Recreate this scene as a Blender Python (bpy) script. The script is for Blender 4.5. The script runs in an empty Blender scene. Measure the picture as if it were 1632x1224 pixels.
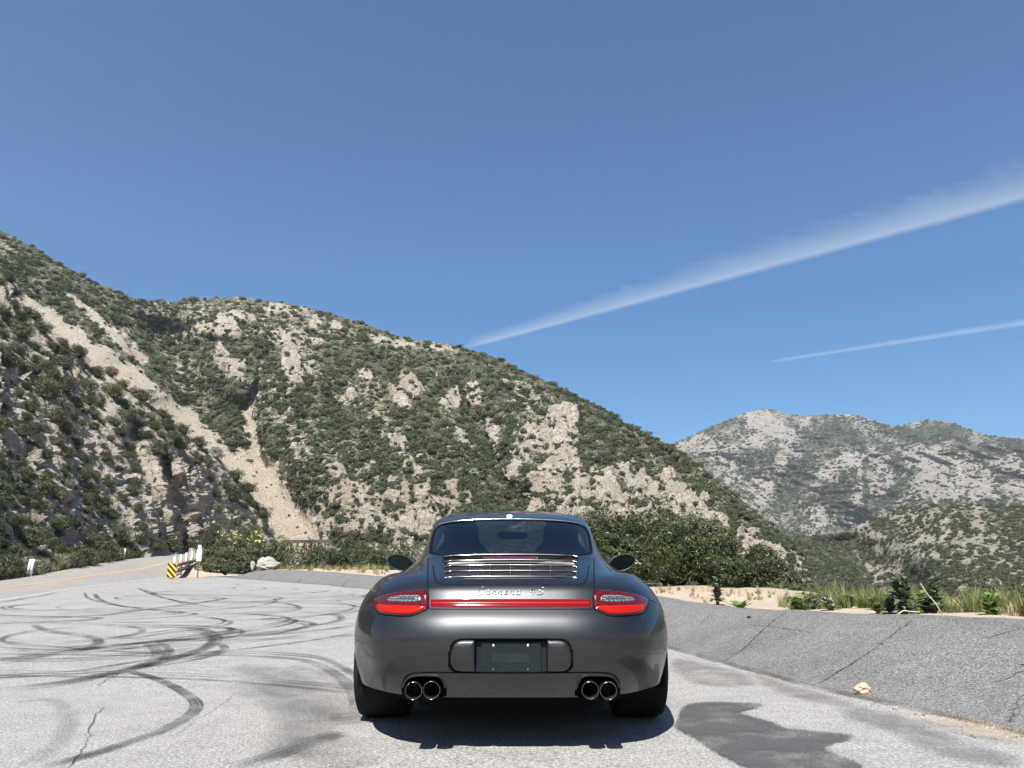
import bpy, bmesh, math, random
import numpy as np
from mathutils import Vector, Matrix
from mathutils.bvhtree import BVHTree
R = math.radians
sc = bpy.context.scene
C = sc.collection

# ------------------------------------------------------------------ camera, sky, sun, exposure
CAM_H, FPX = 0.86, 1270.0                       # camera height (m); focal length in pixels of a 1632-wide picture
PITCH = math.atan((902 - 612) / FPX)
cam_d = bpy.data.cameras.new('camera'); cam = bpy.data.objects.new('camera', cam_d); C.objects.link(cam)
cam_d.sensor_width = 36.0; cam_d.lens = 36.0 * FPX / 1632.0
cam_d.clip_start = 0.05; cam_d.clip_end = 60000
cam.location = (0, 0, CAM_H); cam.rotation_euler = (R(90) + PITCH, 0, 0)
sc.camera = cam

SUN = Vector((-0.17, -0.72, 1.0)).normalized()
SUN_EL = math.asin(SUN.z); SUN_AZ = math.atan2(SUN.x, SUN.y)
world = bpy.data.worlds.new('World'); sc.world = world; world.use_nodes = True
wn = world.node_tree; bg = wn.nodes['Background']
sky = wn.nodes.new('ShaderNodeTexSky'); sky.sky_type = 'NISHITA'; sky.sun_disc = False
sky.sun_elevation = SUN_EL; sky.sun_rotation = SUN_AZ
sky.altitude = 900; sky.air_density = 1.0; sky.dust_density = 0.0; sky.ozone_density = 3.5
hs = wn.nodes.new('ShaderNodeHueSaturation'); hs.inputs['Saturation'].default_value = 1.9
wn.links.new(sky.outputs[0], hs.inputs['Color']); wn.links.new(hs.outputs[0], bg.inputs[0]); bg.inputs[1].default_value = 0.050
sun_d = bpy.data.lights.new('sun', 'SUN'); sun = bpy.data.objects.new('sun', sun_d); C.objects.link(sun)
sun_d.energy = 5.0; sun_d.angle = R(0.53); sun_d.color = (1.0, 0.955, 0.89)
sun.rotation_euler = SUN.to_track_quat('Z', 'Y').to_euler()
sun.location = (0, 0, 60)
sc.view_settings.view_transform = 'Standard'; sc.view_settings.look = 'None'
sc.view_settings.exposure = 1.36; sc.view_settings.gamma = 1.0
try:
    sc.view_settings.use_curve_mapping = False
except Exception:
    pass
sc.cycles.max_bounces = 8; sc.cycles.transparent_max_bounces = 24
sc.cycles.diffuse_bounces = 1; sc.cycles.glossy_bounces = 4; sc.cycles.transmission_bounces = 6
sc.cycles.volume_bounces = 0

# ------------------------------------------------------------------ helpers
rng = np.random.default_rng(7)
random.seed(7)

def at(px, py, Y):
    """world point at depth Y along the sight line of a photograph pixel"""
    a = (px - 816) / FPX; b = (612 - py) / FPX
    dy = math.cos(PITCH) - b * math.sin(PITCH); dz = math.sin(PITCH) + b * math.cos(PITCH)
    t = Y / dy
    return Vector((a * t, Y, CAM_H + dz * t))

def ray(px, py):
    return (at(px, py, 1.0) - Vector((0, 0, CAM_H))).normalized()

def topx(p):
    """arrays (N,3) -> pixel coordinates"""
    p = np.asarray(p, float); y = p[..., 1]; z = p[..., 2] - CAM_H
    f = y * math.cos(PITCH) + z * math.sin(PITCH); u = z * math.cos(PITCH) - y * math.sin(PITCH)
    return np.stack([816 + FPX * p[..., 0] / f, 612 - FPX * u / f], -1)

def new_mesh(name, verts, faces, smooth=True, uv=None):
    me = bpy.data.meshes.new(name)
    verts = np.asarray(verts, np.float32).reshape(-1, 3)
    if isinstance(faces, np.ndarray) and faces.ndim == 2:
        n, k = faces.shape
        me.vertices.add(len(verts)); me.vertices.foreach_set('co', verts.ravel())
        me.loops.add(n * k); me.loops.foreach_set('vertex_index', faces.astype(np.int32).ravel())
        me.polygons.add(n); me.polygons.foreach_set('loop_start', np.arange(0, n * k, k, dtype=np.int32))
        me.polygons.foreach_set('loop_total', np.full(n, k, np.int32))
        me.update(calc_edges=True)
    else:
        me.from_pydata([tuple(map(float, v)) for v in verts], [], [tuple(int(i) for i in f) for f in faces])
    if uv is not None:
        l = me.uv_layers.new(name='UVMap')
        idx = np.empty(len(me.loops), np.int32); me.loops.foreach_get('vertex_index', idx)
        l.data.foreach_set('uv', np.asarray(uv, np.float32)[idx].ravel())
    me.polygons.foreach_set('use_smooth', np.full(len(me.polygons), smooth))
    me.validate(); me.update()
    return me

def link(name, me, mat=None, parent=None):
    o = bpy.data.objects.new(name, me); C.objects.link(o)
    if mat is not None:
        me.materials.clear()
        for m in (mat if isinstance(mat, (list, tuple)) else [mat]):
            me.materials.append(m)
    if parent is not None:
        o.parent = parent
    return o

def obj(name, verts, faces, mat, parent=None, smooth=True, uv=None):
    return link(name, new_mesh(name, verts, faces, smooth, uv), mat, parent)

def empty(name, loc=(0, 0, 0), rz=0.0):
    o = bpy.data.objects.new(name, None); C.objects.link(o); o.location = loc; o.rotation_euler = (0, 0, rz)
    o.empty_display_size = 0.2
    return o

def tag(o, label=None, cat=None, group=None, kind=None):
    if label: o['label'] = label
    if cat: o['category'] = cat
    if group: o['group'] = group
    if kind: o['kind'] = kind
    return o

def set_attr(me, name, arr):
    a = me.attributes.new(name, 'FLOAT', 'POINT'); a.data.foreach_set('value', np.asarray(arr, np.float32))

def grid_faces(nr, nc, close=False):
    i = np.arange(nr - 1)[:, None]; j = np.arange(nc if close else nc - 1)[None, :]
    j2 = (j + 1) % nc
    return np.stack([i * nc + j, i * nc + j2, (i + 1) * nc + j2, (i + 1) * nc + j], -1).reshape(-1, 4)

def tube(pts, rad, seg=8, cap=True):
    """swept round bar through pts; rad scalar or list"""
    pts = [Vector(p) for p in pts]; n = len(pts)
    rad = [rad] * n if not hasattr(rad, '__len__') else rad
    V, up = [], None
    for i, p in enumerate(pts):
        t = (pts[min(i + 1, n - 1)] - pts[max(i - 1, 0)]).normalized()
        if up is None:
            up = t.orthogonal().normalized()
        up = (up - t * up.dot(t)).normalized(); s = t.cross(up)
        for k in range(seg):
            a = 2 * math.pi * k / seg
            V.append(p + (up * math.cos(a) + s * math.sin(a)) * rad[i])
    Fs = [tuple(f) for f in grid_faces(n, seg, True)]
    if cap:
        Fs.append(tuple(range(seg - 1, -1, -1))); Fs.append(tuple((n - 1) * seg + k for k in range(seg)))
    return V, Fs

def box(cx, cy, cz, sx, sy, sz, rz=0.0):
    V = []
    c, s = math.cos(rz), math.sin(rz)
    for z in (-1, 1):
        for y in (-1, 1):
            for x in (-1, 1):
                X, Y = x * sx / 2, y * sy / 2
                V.append((cx + X * c - Y * s, cy + X * s + Y * c, cz + z * sz / 2))
    return V, [(0, 2, 3, 1), (4, 5, 7, 6), (0, 1, 5, 4), (2, 6, 7, 3), (0, 4, 6, 2), (1, 3, 7, 5)]

def merge(*parts):
    V, Fs = [], []
    for v, f in parts:
        o = len(V); V += [tuple(p) for p in v]; Fs += [tuple(i + o for i in q) for q in f]
    return V, Fs

def lathe(profile, seg, axis='x', center=(0, 0, 0)):
    """profile list of (axial, radius)"""
    V = []
    for a, r in profile:
        for k in range(seg):
            t = 2 * math.pi * k / seg
            q = (a, r * math.cos(t), r * math.sin(t)) if axis == 'x' else ((r * math.cos(t), a, r * math.sin(t)) if axis == 'y' else (r * math.cos(t), r * math.sin(t), a))
            V.append((q[0] + center[0], q[1] + center[1], q[2] + center[2]))
    return V, [tuple(f) for f in grid_faces(len(profile), seg, True)]

# --- value noise, vectorised
def _hash(ix, iy, iz, seed):
    h = (ix.astype(np.int64) * 374761393 + iy.astype(np.int64) * 668265263 + iz.astype(np.int64) * 2147483647 + seed * 1274126177) & 0xffffffff
    h = ((h ^ (h >> 13)) * 1274126177) & 0xffffffff
    h = h ^ (h >> 16)
    return (h & 0xffffff) / float(0xffffff) * 2 - 1

def noise3(p, seed=0):
    p = np.asarray(p, float); i = np.floor(p); f = p - i; f = f * f * f * (f * (f * 6 - 15) + 10); i = i.astype(np.int64)
    r = 0
    for dx in (0, 1):
        wx = f[..., 0] if dx else 1 - f[..., 0]
        for dy in (0, 1):
            wy = f[..., 1] if dy else 1 - f[..., 1]
            for dz in (0, 1):
                wz = f[..., 2] if dz else 1 - f[..., 2]
                r = r + wx * wy * wz * _hash(i[..., 0] + dx, i[..., 1] + dy, i[..., 2] + dz, seed)
    return r

def fbm(p, octaves=4, seed=0, gain=0.5, ridged=False):
    p = np.asarray(p, float); a, s, t = 1.0, 0.0, 0.0
    for o in range(octaves):
        n = noise3(p * 2.03 ** o + o * 17.3, seed + o)
        if ridged: n = 1 - 2 * np.abs(n)
        s = s + a * n; t += a; a *= gain
    return s / t

def inpoly(P, poly):
    P = np.asarray(P, float); x, y = P[..., 0], P[..., 1]; r = np.zeros(x.shape, bool); n = len(poly)
    for i in range(n):
        x0, y0 = poly[i]; x1, y1 = poly[(i + 1) % n]
        if y0 == y1: continue
        c = ((y0 > y) != (y1 > y)) & (x < (x1 - x0) * (y - y0) / (y1 - y0) + x0); r ^= c
    return r

def resample(poly, n, closed=True):
    P = np.array(poly, float)
    if closed: P = np.vstack([P, P[:1]])
    s = np.r_[0, np.cumsum(np.linalg.norm(np.diff(P, axis=0), axis=1))]
    t = np.linspace(0, s[-1], n + 1)[:-1] if closed else np.linspace(0, s[-1], n)
    return np.stack([np.interp(t, s, P[:, k]) for k in range(P.shape[1])], -1)

def smooth_poly(poly, it=2, closed=True):
    P = np.array(poly, float)
    for _ in range(it):
        Q = np.roll(P, -1, 0)
        a, b = P * .75 + Q * .25, P * .25 + Q * .75
        N = np.stack([a, b], 1).reshape(-1, P.shape[1])
        if not closed: N = np.vstack([P[:1], N[:-2], P[-1:]])
        P = N
    return P

# --- materials
def mat_new(name):
    m = bpy.data.materials.new(name); m.use_nodes = True
    nt = m.node_tree; b = nt.nodes['Principled BSDF']
    return m, nt, b

def simple(name, col, rough=0.5, metal=0.0, coat=0.0, spec=0.5, noise=0.0, nscale=30.0, bump=0.0, coat_rough=0.03):
    m, nt, b = mat_new(name)
    b.inputs['Base Color'].default_value = (*col, 1); b.inputs['Roughness'].default_value = rough
    b.inputs['Metallic'].default_value = metal; b.inputs['Coat Weight'].default_value = coat
    b.inputs['Coat Roughness'].default_value = coat_rough; b.inputs['Specular IOR Level'].default_value = spec
    if noise or bump:
        tc = nt.nodes.new('ShaderNodeTexCoord'); n = nt.nodes.new('ShaderNodeTexNoise')
        n.inputs['Scale'].default_value = nscale; n.inputs['Detail'].default_value = 6
        nt.links.new(tc.outputs['Object'], n.inputs['Vector'])
        if noise:
            mx = nt.nodes.new('ShaderNodeMix'); mx.data_type = 'RGBA'
            mx.inputs[6].default_value = (*[c * (1 - noise) for c in col], 1); mx.inputs[7].default_value = (*[min(1, c * (1 + noise)) for c in col], 1)
            nt.links.new(n.outputs['Fac'], mx.inputs[0]); nt.links.new(mx.outputs[2], b.inputs['Base Color'])
        if bump:
            bp = nt.nodes.new('ShaderNodeBump'); bp.inputs['Strength'].default_value = bump; bp.inputs['Distance'].default_value = 0.02
            nt.links.new(n.outputs['Fac'], bp.inputs['Height']); nt.links.new(bp.outputs['Normal'], b.inputs['Normal'])
    return m

class NT:
    """small node helper"""
    def __init__(s, nt): s.nt = nt
    def n(s, t, **kw):
        x = s.nt.nodes.new(t)
        for k, v in kw.items(): setattr(x, k, v)
        return x
    def l(s, a, b): s.nt.links.new(a, b)
    def noise(s, vec, scale, detail=4, rough=0.55, dist=0.0):
        x = s.n('ShaderNodeTexNoise'); x.inputs['Scale'].default_value = scale; x.inputs['Detail'].default_value = detail
        x.inputs['Roughness'].default_value = rough; x.inputs['Distortion'].default_value = dist
        if vec is not None: s.l(vec, x.inputs['Vector'])
        return x.outputs['Fac']
    def voro(s, vec, scale, feature='F1', out='Distance', rnd=1.0):
        x = s.n('ShaderNodeTexVoronoi', feature=feature); x.inputs['Scale'].default_value = scale; x.inputs['Randomness'].default_value = rnd
        if vec is not None: s.l(vec, x.inputs['Vector'])
        return x.outputs[out]
    def ramp(s, fac, stops, interp='LINEAR'):
        x = s.n('ShaderNodeValToRGB'); r = x.color_ramp; r.interpolation = interp
        while len(r.elements) > 1: r.elements.remove(r.elements[-1])
        r.elements[0].position = stops[0][0]; c = stops[0][1]; r.elements[0].color = (*c, 1) if hasattr(c, '__len__') else (c, c, c, 1)
        for p, c in stops[1:]:
            e = r.elements.new(p); e.color = (*c, 1) if hasattr(c, '__len__') else (c, c, c, 1)
        s.l(fac, x.inputs[0]); return x.outputs[0]
    def math(s, op, a, b=None, clamp=False):
        x = s.n('ShaderNodeMath', operation=op); x.use_clamp = clamp
        for k, v in ((0, a), (1, b)):
            if v is None: continue
            if isinstance(v, (int, float)): x.inputs[k].default_value = v
            else: s.l(v, x.inputs[k])
        return x.outputs[0]
    def mix(s, fac, a, b, blend='MIX'):
        x = s.n('ShaderNodeMix', data_type='RGBA', blend_type=blend)
        for k, v in ((0, fac), (6, a), (7, b)):
            if isinstance(v, (int, float)): x.inputs[k].default_value = v
            elif isinstance(v, tuple): x.inputs[k].default_value = (*v, 1)
            else: s.l(v, x.inputs[k])
        return x.outputs[2]
    def bump(s, h, strength, dist, normal=None):
        x = s.n('ShaderNodeBump'); x.inputs['Strength'].default_value = strength; x.inputs['Distance'].default_value = dist
        s.l(h, x.inputs['Height'])
        if normal is not None: s.l(normal, x.inputs['Normal'])
        return x.outputs[0]
    def attr(s, name):
        x = s.n('ShaderNodeAttribute'); x.attribute_name = name; return x.outputs['Fac']
    def pos(s):
        return s.n('ShaderNodeNewGeometry').outputs['Position']
    def mapping(s, vec, scale=(1, 1, 1), rot=(0, 0, 0), loc=(0, 0, 0)):
        x = s.n('ShaderNodeMapping'); x.inputs['Scale'].default_value = scale; x.inputs['Rotation'].default_value = rot; x.inputs['Location'].default_value = loc
        s.l(vec, x.inputs['Vector']); return x.outputs[0]
# ================================================================== materials of the place
def asphalt_mat(name, lo, hi, speck=0.5, rough=0.85, fine=220, worn=0.35):
    m, nt, b = mat_new(name); N = NT(nt); p = N.pos()
    big = N.noise(p, .22, 5, .6); mid = N.noise(p, 1.6, 5, .6); f1 = N.noise(p, fine, 3, .7); v = N.voro(p, fine * .55)
    base = N.mix(N.math('ADD', N.math('MULTIPLY', big, .6), N.math('MULTIPLY', mid, .4)), tuple(lo), tuple(hi))
    base = N.mix(N.math('MULTIPLY', N.ramp(mid, [(.42, 0.), (.62, 1.)]), worn), base, tuple(c * .72 for c in lo))
    m2 = N.noise(p, 7.5, 6, .72); base = N.mix(.5, base, N.ramp(m2, [(.28, .62), (.5, .98), (.72, 1.22)]), 'MULTIPLY')
    m3 = N.noise(N.mapping(p, (.5, 1.6, 1), (0, 0, .5)), 1.1, 5, .65); base = N.mix(N.math('MULTIPLY', N.ramp(m3, [(.55, 0.), (.75, 1.)]), .35), base, tuple(c * .6 for c in lo))
    st = N.voro(p, fine * .3, 'F1', 'Color')
    base = N.mix(speck, base, N.ramp(f1, [(.28, .25), (.5, .8), (.72, 1.45)]), 'MULTIPLY')
    f4 = N.noise(p, fine * 1.7, 2, .8); base = N.mix(speck * .7, base, N.ramp(f4, [(.32, .3), (.5, .95), (.68, 1.7)]), 'MULTIPLY')
    base = N.mix(N.math('MULTIPLY', N.ramp(N.voro(p, fine * .7), [(.0, 1.), (.2, 0.)]), .5 * speck), base, (.62, .60, .57))
    N.l(base, b.inputs['Base Color']); b.inputs['Roughness'].default_value = rough; b.inputs['Specular IOR Level'].default_value = .3
    n1 = N.bump(f1, .8, .010); N.l(N.bump(mid, .1, .012, n1), b.inputs['Normal'])
    return m
lot_m = asphalt_mat('pale_asphalt', (.235, .230, .221), (.345, .339, .328), .85, fine=62, worn=.30)
berm_m = asphalt_mat('grey_asphalt', (.135, .133, .130), (.185, .181, .175), 1.0, fine=60, worn=.4)
road_m = asphalt_mat('road_asphalt', (.215, .202, .187), (.28, .264, .245), .4, fine=50)
def paint_mat(name, col, wear=.55):
    m, nt, b = mat_new(name); N = NT(nt); p = N.pos()
    w = N.noise(p, 6, 6, .7); b.inputs['Base Color'].default_value = (*col, 1); b.inputs['Roughness'].default_value = .8
    t = N.n('ShaderNodeBsdfTransparent'); mx = N.n('ShaderNodeMixShader')
    N.l(N.ramp(w, [(wear - .1, 1.), (wear + .12, .15)]), mx.inputs[0]); N.l(t.outputs[0], mx.inputs[1]); N.l(b.outputs[0], mx.inputs[2]); N.l(mx.outputs[0], nt.nodes['Material Output'].inputs[0])
    return m
yellow_paint = paint_mat('worn_yellow_paint', (.52, .32, .13), .55); white_paint = paint_mat('worn_white_paint', (.62, .62, .60), .44)
def sand_mat(name, a, b2, c):
    m, nt, b = mat_new(name); N = NT(nt); p = N.pos()
    big = N.noise(p, .35, 6, .6); f1 = N.noise(p, 14, 6, .7); f2 = N.noise(p, 90, 3, .7)
    col = N.mix(N.ramp(big, [(.35, 0.), (.65, 1.)]), a, b2); col = N.mix(N.math('MULTIPLY', N.ramp(f1, [(.5, 0.), (.75, 1.)]), .6), col, c)
    col = N.mix(.45, col, N.ramp(f2, [(.3, .45), (.6, 1.2)]), 'MULTIPLY')
    N.l(col, b.inputs['Base Color']); b.inputs['Roughness'].default_value = .95; b.inputs['Specular IOR Level'].default_value = .15
    N.l(N.bump(f2, .5, .02, N.bump(f1, .6, .06)), b.inputs['Normal']); return m
sand_m = sand_mat('pale_sand', (.32, .265, .205), (.385, .325, .255), (.26, .20, .14))
stone_m = sand_mat('tan_stone', (.40, .30, .21), (.52, .43, .33), (.28, .20, .14))
white_stone_m = sand_mat('pale_stone', (.26, .24, .21), (.36, .335, .295), (.18, .155, .125))

def hill_mat(name, rock_a, rock_b, veg_a, veg_b, sc_rock, sc_veg, cover=.5, tint=None):
    """bare ground: pale rock and soil; elsewhere low scrub too small to build"""
    m, nt, b = mat_new(name); N = NT(nt); p = N.pos()
    bare = N.attr('bare')
    warp = N.noise(p, sc_rock * .6, 4, .6)
    r1 = N.noise(p, sc_rock, 8, .68, .4); r2 = N.noise(p, sc_rock * 7, 6, .7)
    rock = N.mix(N.ramp(r1, [(.35, 0.), (.65, 1.)]), rock_a, rock_b)
    rock = N.mix(N.math('MULTIPLY', N.ramp(r2, [(.5, 0.), (.78, 1.)]), .55), rock, tuple(c * .45 for c in rock_a))
    vc = N.voro(p, sc_rock * 2.6, 'DISTANCE_TO_EDGE'); rock = N.mix(N.math('MULTIPLY', N.ramp(vc, [(.0, 1.), (.10, 0.)]), .35), rock, tuple(c * .4 for c in rock_a))
    r3 = N.noise(p, sc_rock * 22, 4, .75); rock = N.mix(.55, rock, N.ramp(r3, [(.25, .35), (.5, .95), (.75, 1.35)]), 'MULTIPLY')
    stain = N.noise(p, sc_rock * .18, 4, .6)
    scree = N.math('MULTIPLY', N.math('SUBTRACT', bare, 1.0), 2.0, True)
    rock = N.mix(N.math('MULTIPLY', N.ramp(stain, [(.52, 0.), (.72, 1.)]), .5), rock, (.36, .275, .19))
    pale = N.mix(N.ramp(r3, [(.35, 0.), (.6, 1.)]), (.46, .39, .30), (.66, .585, .485)); rock = N.mix(N.math('MULTIPLY', scree, .85), rock, pale)
    v1 = N.noise(p, sc_veg, 6, .65); v2 = N.noise(p, sc_veg * 4.3, 5, .7)
    veg = N.mix(N.ramp(v2, [(.35, 0.), (.7, 1.)]), veg_a, veg_b); veg = N.mix(N.ramp(N.noise(p, sc_veg * 2.1, 4, .7), [(.55, 0.), (.68, .75)]), veg, rock)
    f = N.math('SUBTRACT', N.math('ADD', N.math('MULTIPLY', v1, .8), N.math('MULTIPLY', v2, .55)), N.math('MULTIPLY', bare, .75))
    fac = N.ramp(f, [(cover - .05, 0.), (cover + .05, 1.)])
    col = N.mix(fac, rock, veg)
    N.l(col, b.inputs['Base Color']); b.inputs['Roughness'].default_value = .95; b.inputs['Specular IOR Level'].default_value = .12
    h = N.math('ADD', N.math('ADD', N.math('MULTIPLY', r1, .8), N.math('MULTIPLY', r2, .45)), N.math('MULTIPLY', r3, .16))
    n1 = N.bump(h, 1.0, 1.1 / sc_rock); n2 = N.bump(fac, .7, .35 / sc_veg, n1)
    N.l(n2, b.inputs['Normal'])
    return m

def leaf_mat(name, a, b2, trans=.25, var=.35, rough=.55):
    m, nt, b = mat_new(name); N = NT(nt)
    oi = N.n('ShaderNodeObjectInfo'); g = N.n('ShaderNodeNewGeometry')
    r = N.math('ADD', N.math('MULTIPLY', g.outputs['Random Per Island'], .6), N.math('MULTIPLY', oi.outputs['Random'], .4))
    col = N.mix(r, a, b2)
    N.l(col, b.inputs['Base Color']); b.inputs['Roughness'].default_value = rough; b.inputs['Specular IOR Level'].default_value = .35
    tl = N.n('ShaderNodeBsdfTranslucent'); N.l(col, tl.inputs[0]); mx = N.n('ShaderNodeMixShader'); mx.inputs[0].default_value = trans
    N.l(b.outputs[0], mx.inputs[1]); N.l(tl.outputs[0], mx.inputs[2]); N.l(mx.outputs[0], nt.nodes['Material Output'].inputs[0])
    return m
leaf_dark = leaf_mat('dark_scrub_leaf', (.028, .040, .018), (.080, .098, .044))
leaf_olive = leaf_mat('olive_scrub_leaf', (.046, .056, .025), (.115, .124, .061))
leaf_brown = leaf_mat('dry_scrub_leaf', (.075, .070, .046), (.16, .145, .10))
leaf_bush = leaf_mat('glossy_bush_leaf', (.022, .033, .012), (.088, .104, .042), .2, rough=.35)
leaf_green = leaf_mat('fresh_green_leaf', (.07, .13, .03), (.17, .25, .08), .3)
leaf_blue = leaf_mat('blue_green_leaf', (.060, .095, .055), (.14, .19, .11), .2)
leaf_pale = leaf_mat('pale_sage_leaf', (.14, .15, .11), (.26, .27, .21), .2)
flower_m = leaf_mat('yellow_flower', (.40, .34, .06), (.62, .55, .16), .2)
straw_m = leaf_mat('dry_grass', (.30, .24, .12), (.50, .42, .24), .3)
grass_m = leaf_mat('green_grass', (.09, .12, .03), (.24, .26, .09), .35)
bark_m = simple('shrub_bark', (.10, .075, .055), .9, noise=.4)

# ================================================================== lot, berm, road
def g(y):
    y = np.asarray(y, float); return .006 * np.maximum(0, y - 6) ** 1.0

def on_ground(px, py):
    """where a sight line meets the parking lot"""
    p1 = at(px, py, 1.0); k = p1.z - CAM_H      # CAM_H + k*Y = .006*max(0, Y-6)
    Y = CAM_H / -k if k < 0 and CAM_H / -k <= 6 else (CAM_H + .036) / (.006 - k)
    return Vector((p1.x * Y, Y, float(g(Y))))

BASE_PX = [(1632, 1170), (1500, 1140), (1375, 1113), (1300, 1097), (1200, 1070), (1120, 1047), (1062, 1031)]
basep = [on_ground(*p) for p in BASE_PX]
far_base = [on_ground(*p) for p in [(600, 941), (560, 936.5), (500, 931), (440, 926.5), (400, 923.5), (350, 919.5)]]
base_curve = [Vector((9.5, -30, 0)), Vector((6.2, -10, 0)), Vector((4.2, -1.5, 0)), Vector((3.15, 2.0, 0))] + basep + [basep[-1].lerp(far_base[0], .3) + Vector((.35, 0, 0)), basep[-1].lerp(far_base[0], .65) + Vector((.3, 0, 0))] + far_base
base_curve = resample(smooth_poly([tuple(p)[:2] for p in base_curve], 2, False), 420, False)
def base_x(Y): return np.interp(Y, base_curve[:, 1], base_curve[:, 0])
YEND = base_curve[-1, 1]

ROAD_N = [at(0, 957, 18.2), at(130, 938, 28), at(265, 920, 42), at(300, 899, 53), at(322, 886, 62), at(345, 879, 74)]
ROAD_F = [at(0, 930, 31), at(100, 911, 39), at(200, 893.5, 51), at(262, 887, 58), at(300, 883, 66), at(318, 879, 78)]
ROAD_N = [ROAD_N[0] + (ROAD_N[0] - ROAD_N[2]) * 2.2, ROAD_N[0] + (ROAD_N[0] - ROAD_N[2]) * .8] + ROAD_N
ROAD_F = [ROAD_F[0] + (ROAD_F[0] - ROAD_F[2]) * 2.6 + Vector((2, 0, 0)), ROAD_F[0] + (ROAD_F[0] - ROAD_F[2]) * 1.0] + ROAD_F
for L in (ROAD_N, ROAD_F):
    for k in (0, 1): L[k].z = max(L[k].z, -.02)
RN = resample(smooth_poly([tuple(p) for p in ROAD_N], 3, False), 120, False); RF = resample(smooth_poly([tuple(p) for p in ROAD_F], 3, False), 120, False)
_k = np.clip((RN[:, 1] - 42) / 8, 0, 1); RN[:, 2] = (g(RN[:, 1]) - .022) * (1 - _k) + RN[:, 2] * _k
def road_strip(u0, u1, dz):
    V = []
    us = np.linspace(u0, u1, 9)
    for a, c in zip(RN, RF):
        for u in us:
            V.append(a * (1 - u) + c * u + np.array([0, 0, dz + .05 * u * (1 - u)]))
    return V, grid_faces(120, 9)
def near_x(Y): return np.interp(Y, RN[:, 1], RN[:, 0])

def lot_z(x, y):
    P = np.stack([x, y, np.zeros_like(x)], -1)
    return g(y) + .012 * fbm(P * .45, 3, 5)
ys = np.concatenate([np.linspace(-30, 2.5, 30), np.linspace(2.7, 14, 120), np.linspace(14.2, 50, 90)])
V = []
nx = 90
for y in ys:
    xr = base_x(min(y, YEND)) + .10; xl = min(near_x(y) + .02, xr - .02)
    V.append(np.stack([np.linspace(xl, xr, nx), np.full(nx, y)], -1))
V = np.array(V).reshape(-1, 2); V = np.c_[V, lot_z(V[:, 0], V[:, 1])]
lot = tag(obj('parking_lot', V, grid_faces(len(ys), nx), lot_m), kind='structure')
road = tag(obj('road', *road_strip(-.03, 1.05, .03), road_m), kind='structure')
obj('yellow_centre_line', *road_strip(.475, .493, .036), yellow_paint, road)
obj('yellow_centre_line', *road_strip(.507, .525, .036), yellow_paint, road)
obj('white_edge_line', *road_strip(.02, .038, .036), white_paint, road)

# --- berm: asphalt dike that rises from the lot's edge
CREST_PX = [(-200, 925), (300, 921), (325, 918), (350, 914.5), (380, 909.5), (420, 908), (480, 908.5), (540, 912.5), (600, 917.5), (700, 930), (800, 935), (930, 938), (1050, 948), (1090, 956), (1150, 967.5), (1200, 973), (1300, 976), (1400, 978), (1632, 985), (1900, 996), (2600, 1010)]
cpx = np.array(CREST_PX)
tang = np.gradient(base_curve, axis=0); tang /= np.linalg.norm(tang, axis=1)[:, None]; nrmB = np.stack([tang[:, 1], -tang[:, 0]], -1)
bw = np.interp(base_curve[:, 1], [0, 4, 6, 9, 14, 24, 45], [1.75, 1.75, 1.6, 1.25, 1.2, 1.3, 1.3])
crest = base_curve + nrmB * bw[:, None]
crest_h = np.zeros(len(base_curve))
for i, (x, y) in enumerate(crest):
    if y < 3.5: crest_h[i] = .45; continue
    z = .5
    for _ in range(4):
        px = topx(np.array([x, y, z]))[0]; py = np.interp(px, cpx[:, 0], cpx[:, 1]); z = at(px, py, y).z
    crest_h[i] = min(.85, max(.22, z - g(base_curve[i, 1])))
ker = np.hanning(25); ker /= ker.sum(); crest_h = np.convolve(np.pad(crest_h, 12, mode='edge'), ker, 'valid')
fade = np.clip((YEND - base_curve[:, 1]) / 3.0, .12, 1); crest_h *= fade; crest_h += .022 * fbm(np.stack([base_curve[:, 0] * 1.8, base_curve[:, 1] * 1.8, np.zeros(len(base_curve))], -1), 4, 3)
U = np.linspace(0, 1, 26)
prof = .5 * U + .5 * (U * U * (3 - 2 * U))
BV = []
for i in range(len(base_curve)):
    for u, h in zip(U, prof):
        p = base_curve[i] + nrmB[i] * bw[i] * u
        BV.append((p[0], p[1], g(base_curve[i, 1]) + .004 + crest_h[i] * h))
BV = np.array(BV); BV[:, 2] += .018 * fbm(BV * 1.3, 4, 21) * np.tile(np.sin(U * math.pi) + .35, len(base_curve)) + .006 * fbm(BV * 9, 2, 4)
ragged = .05 * fbm(BV * 2.5, 3, 9)
first = np.arange(0, len(BV), len(U)); BV[first, 0] -= .03 + ragged[first]; BV[first, 2] -= .02
berm = tag(obj('asphalt_berm', BV, grid_faces(len(base_curve), len(U)), berm_m), kind='structure')
berm_bvh = BVHTree.FromPolygons([Vector(v) for v in BV], [tuple(map(int, f)) for f in grid_faces(len(base_curve), len(U))])

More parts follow.
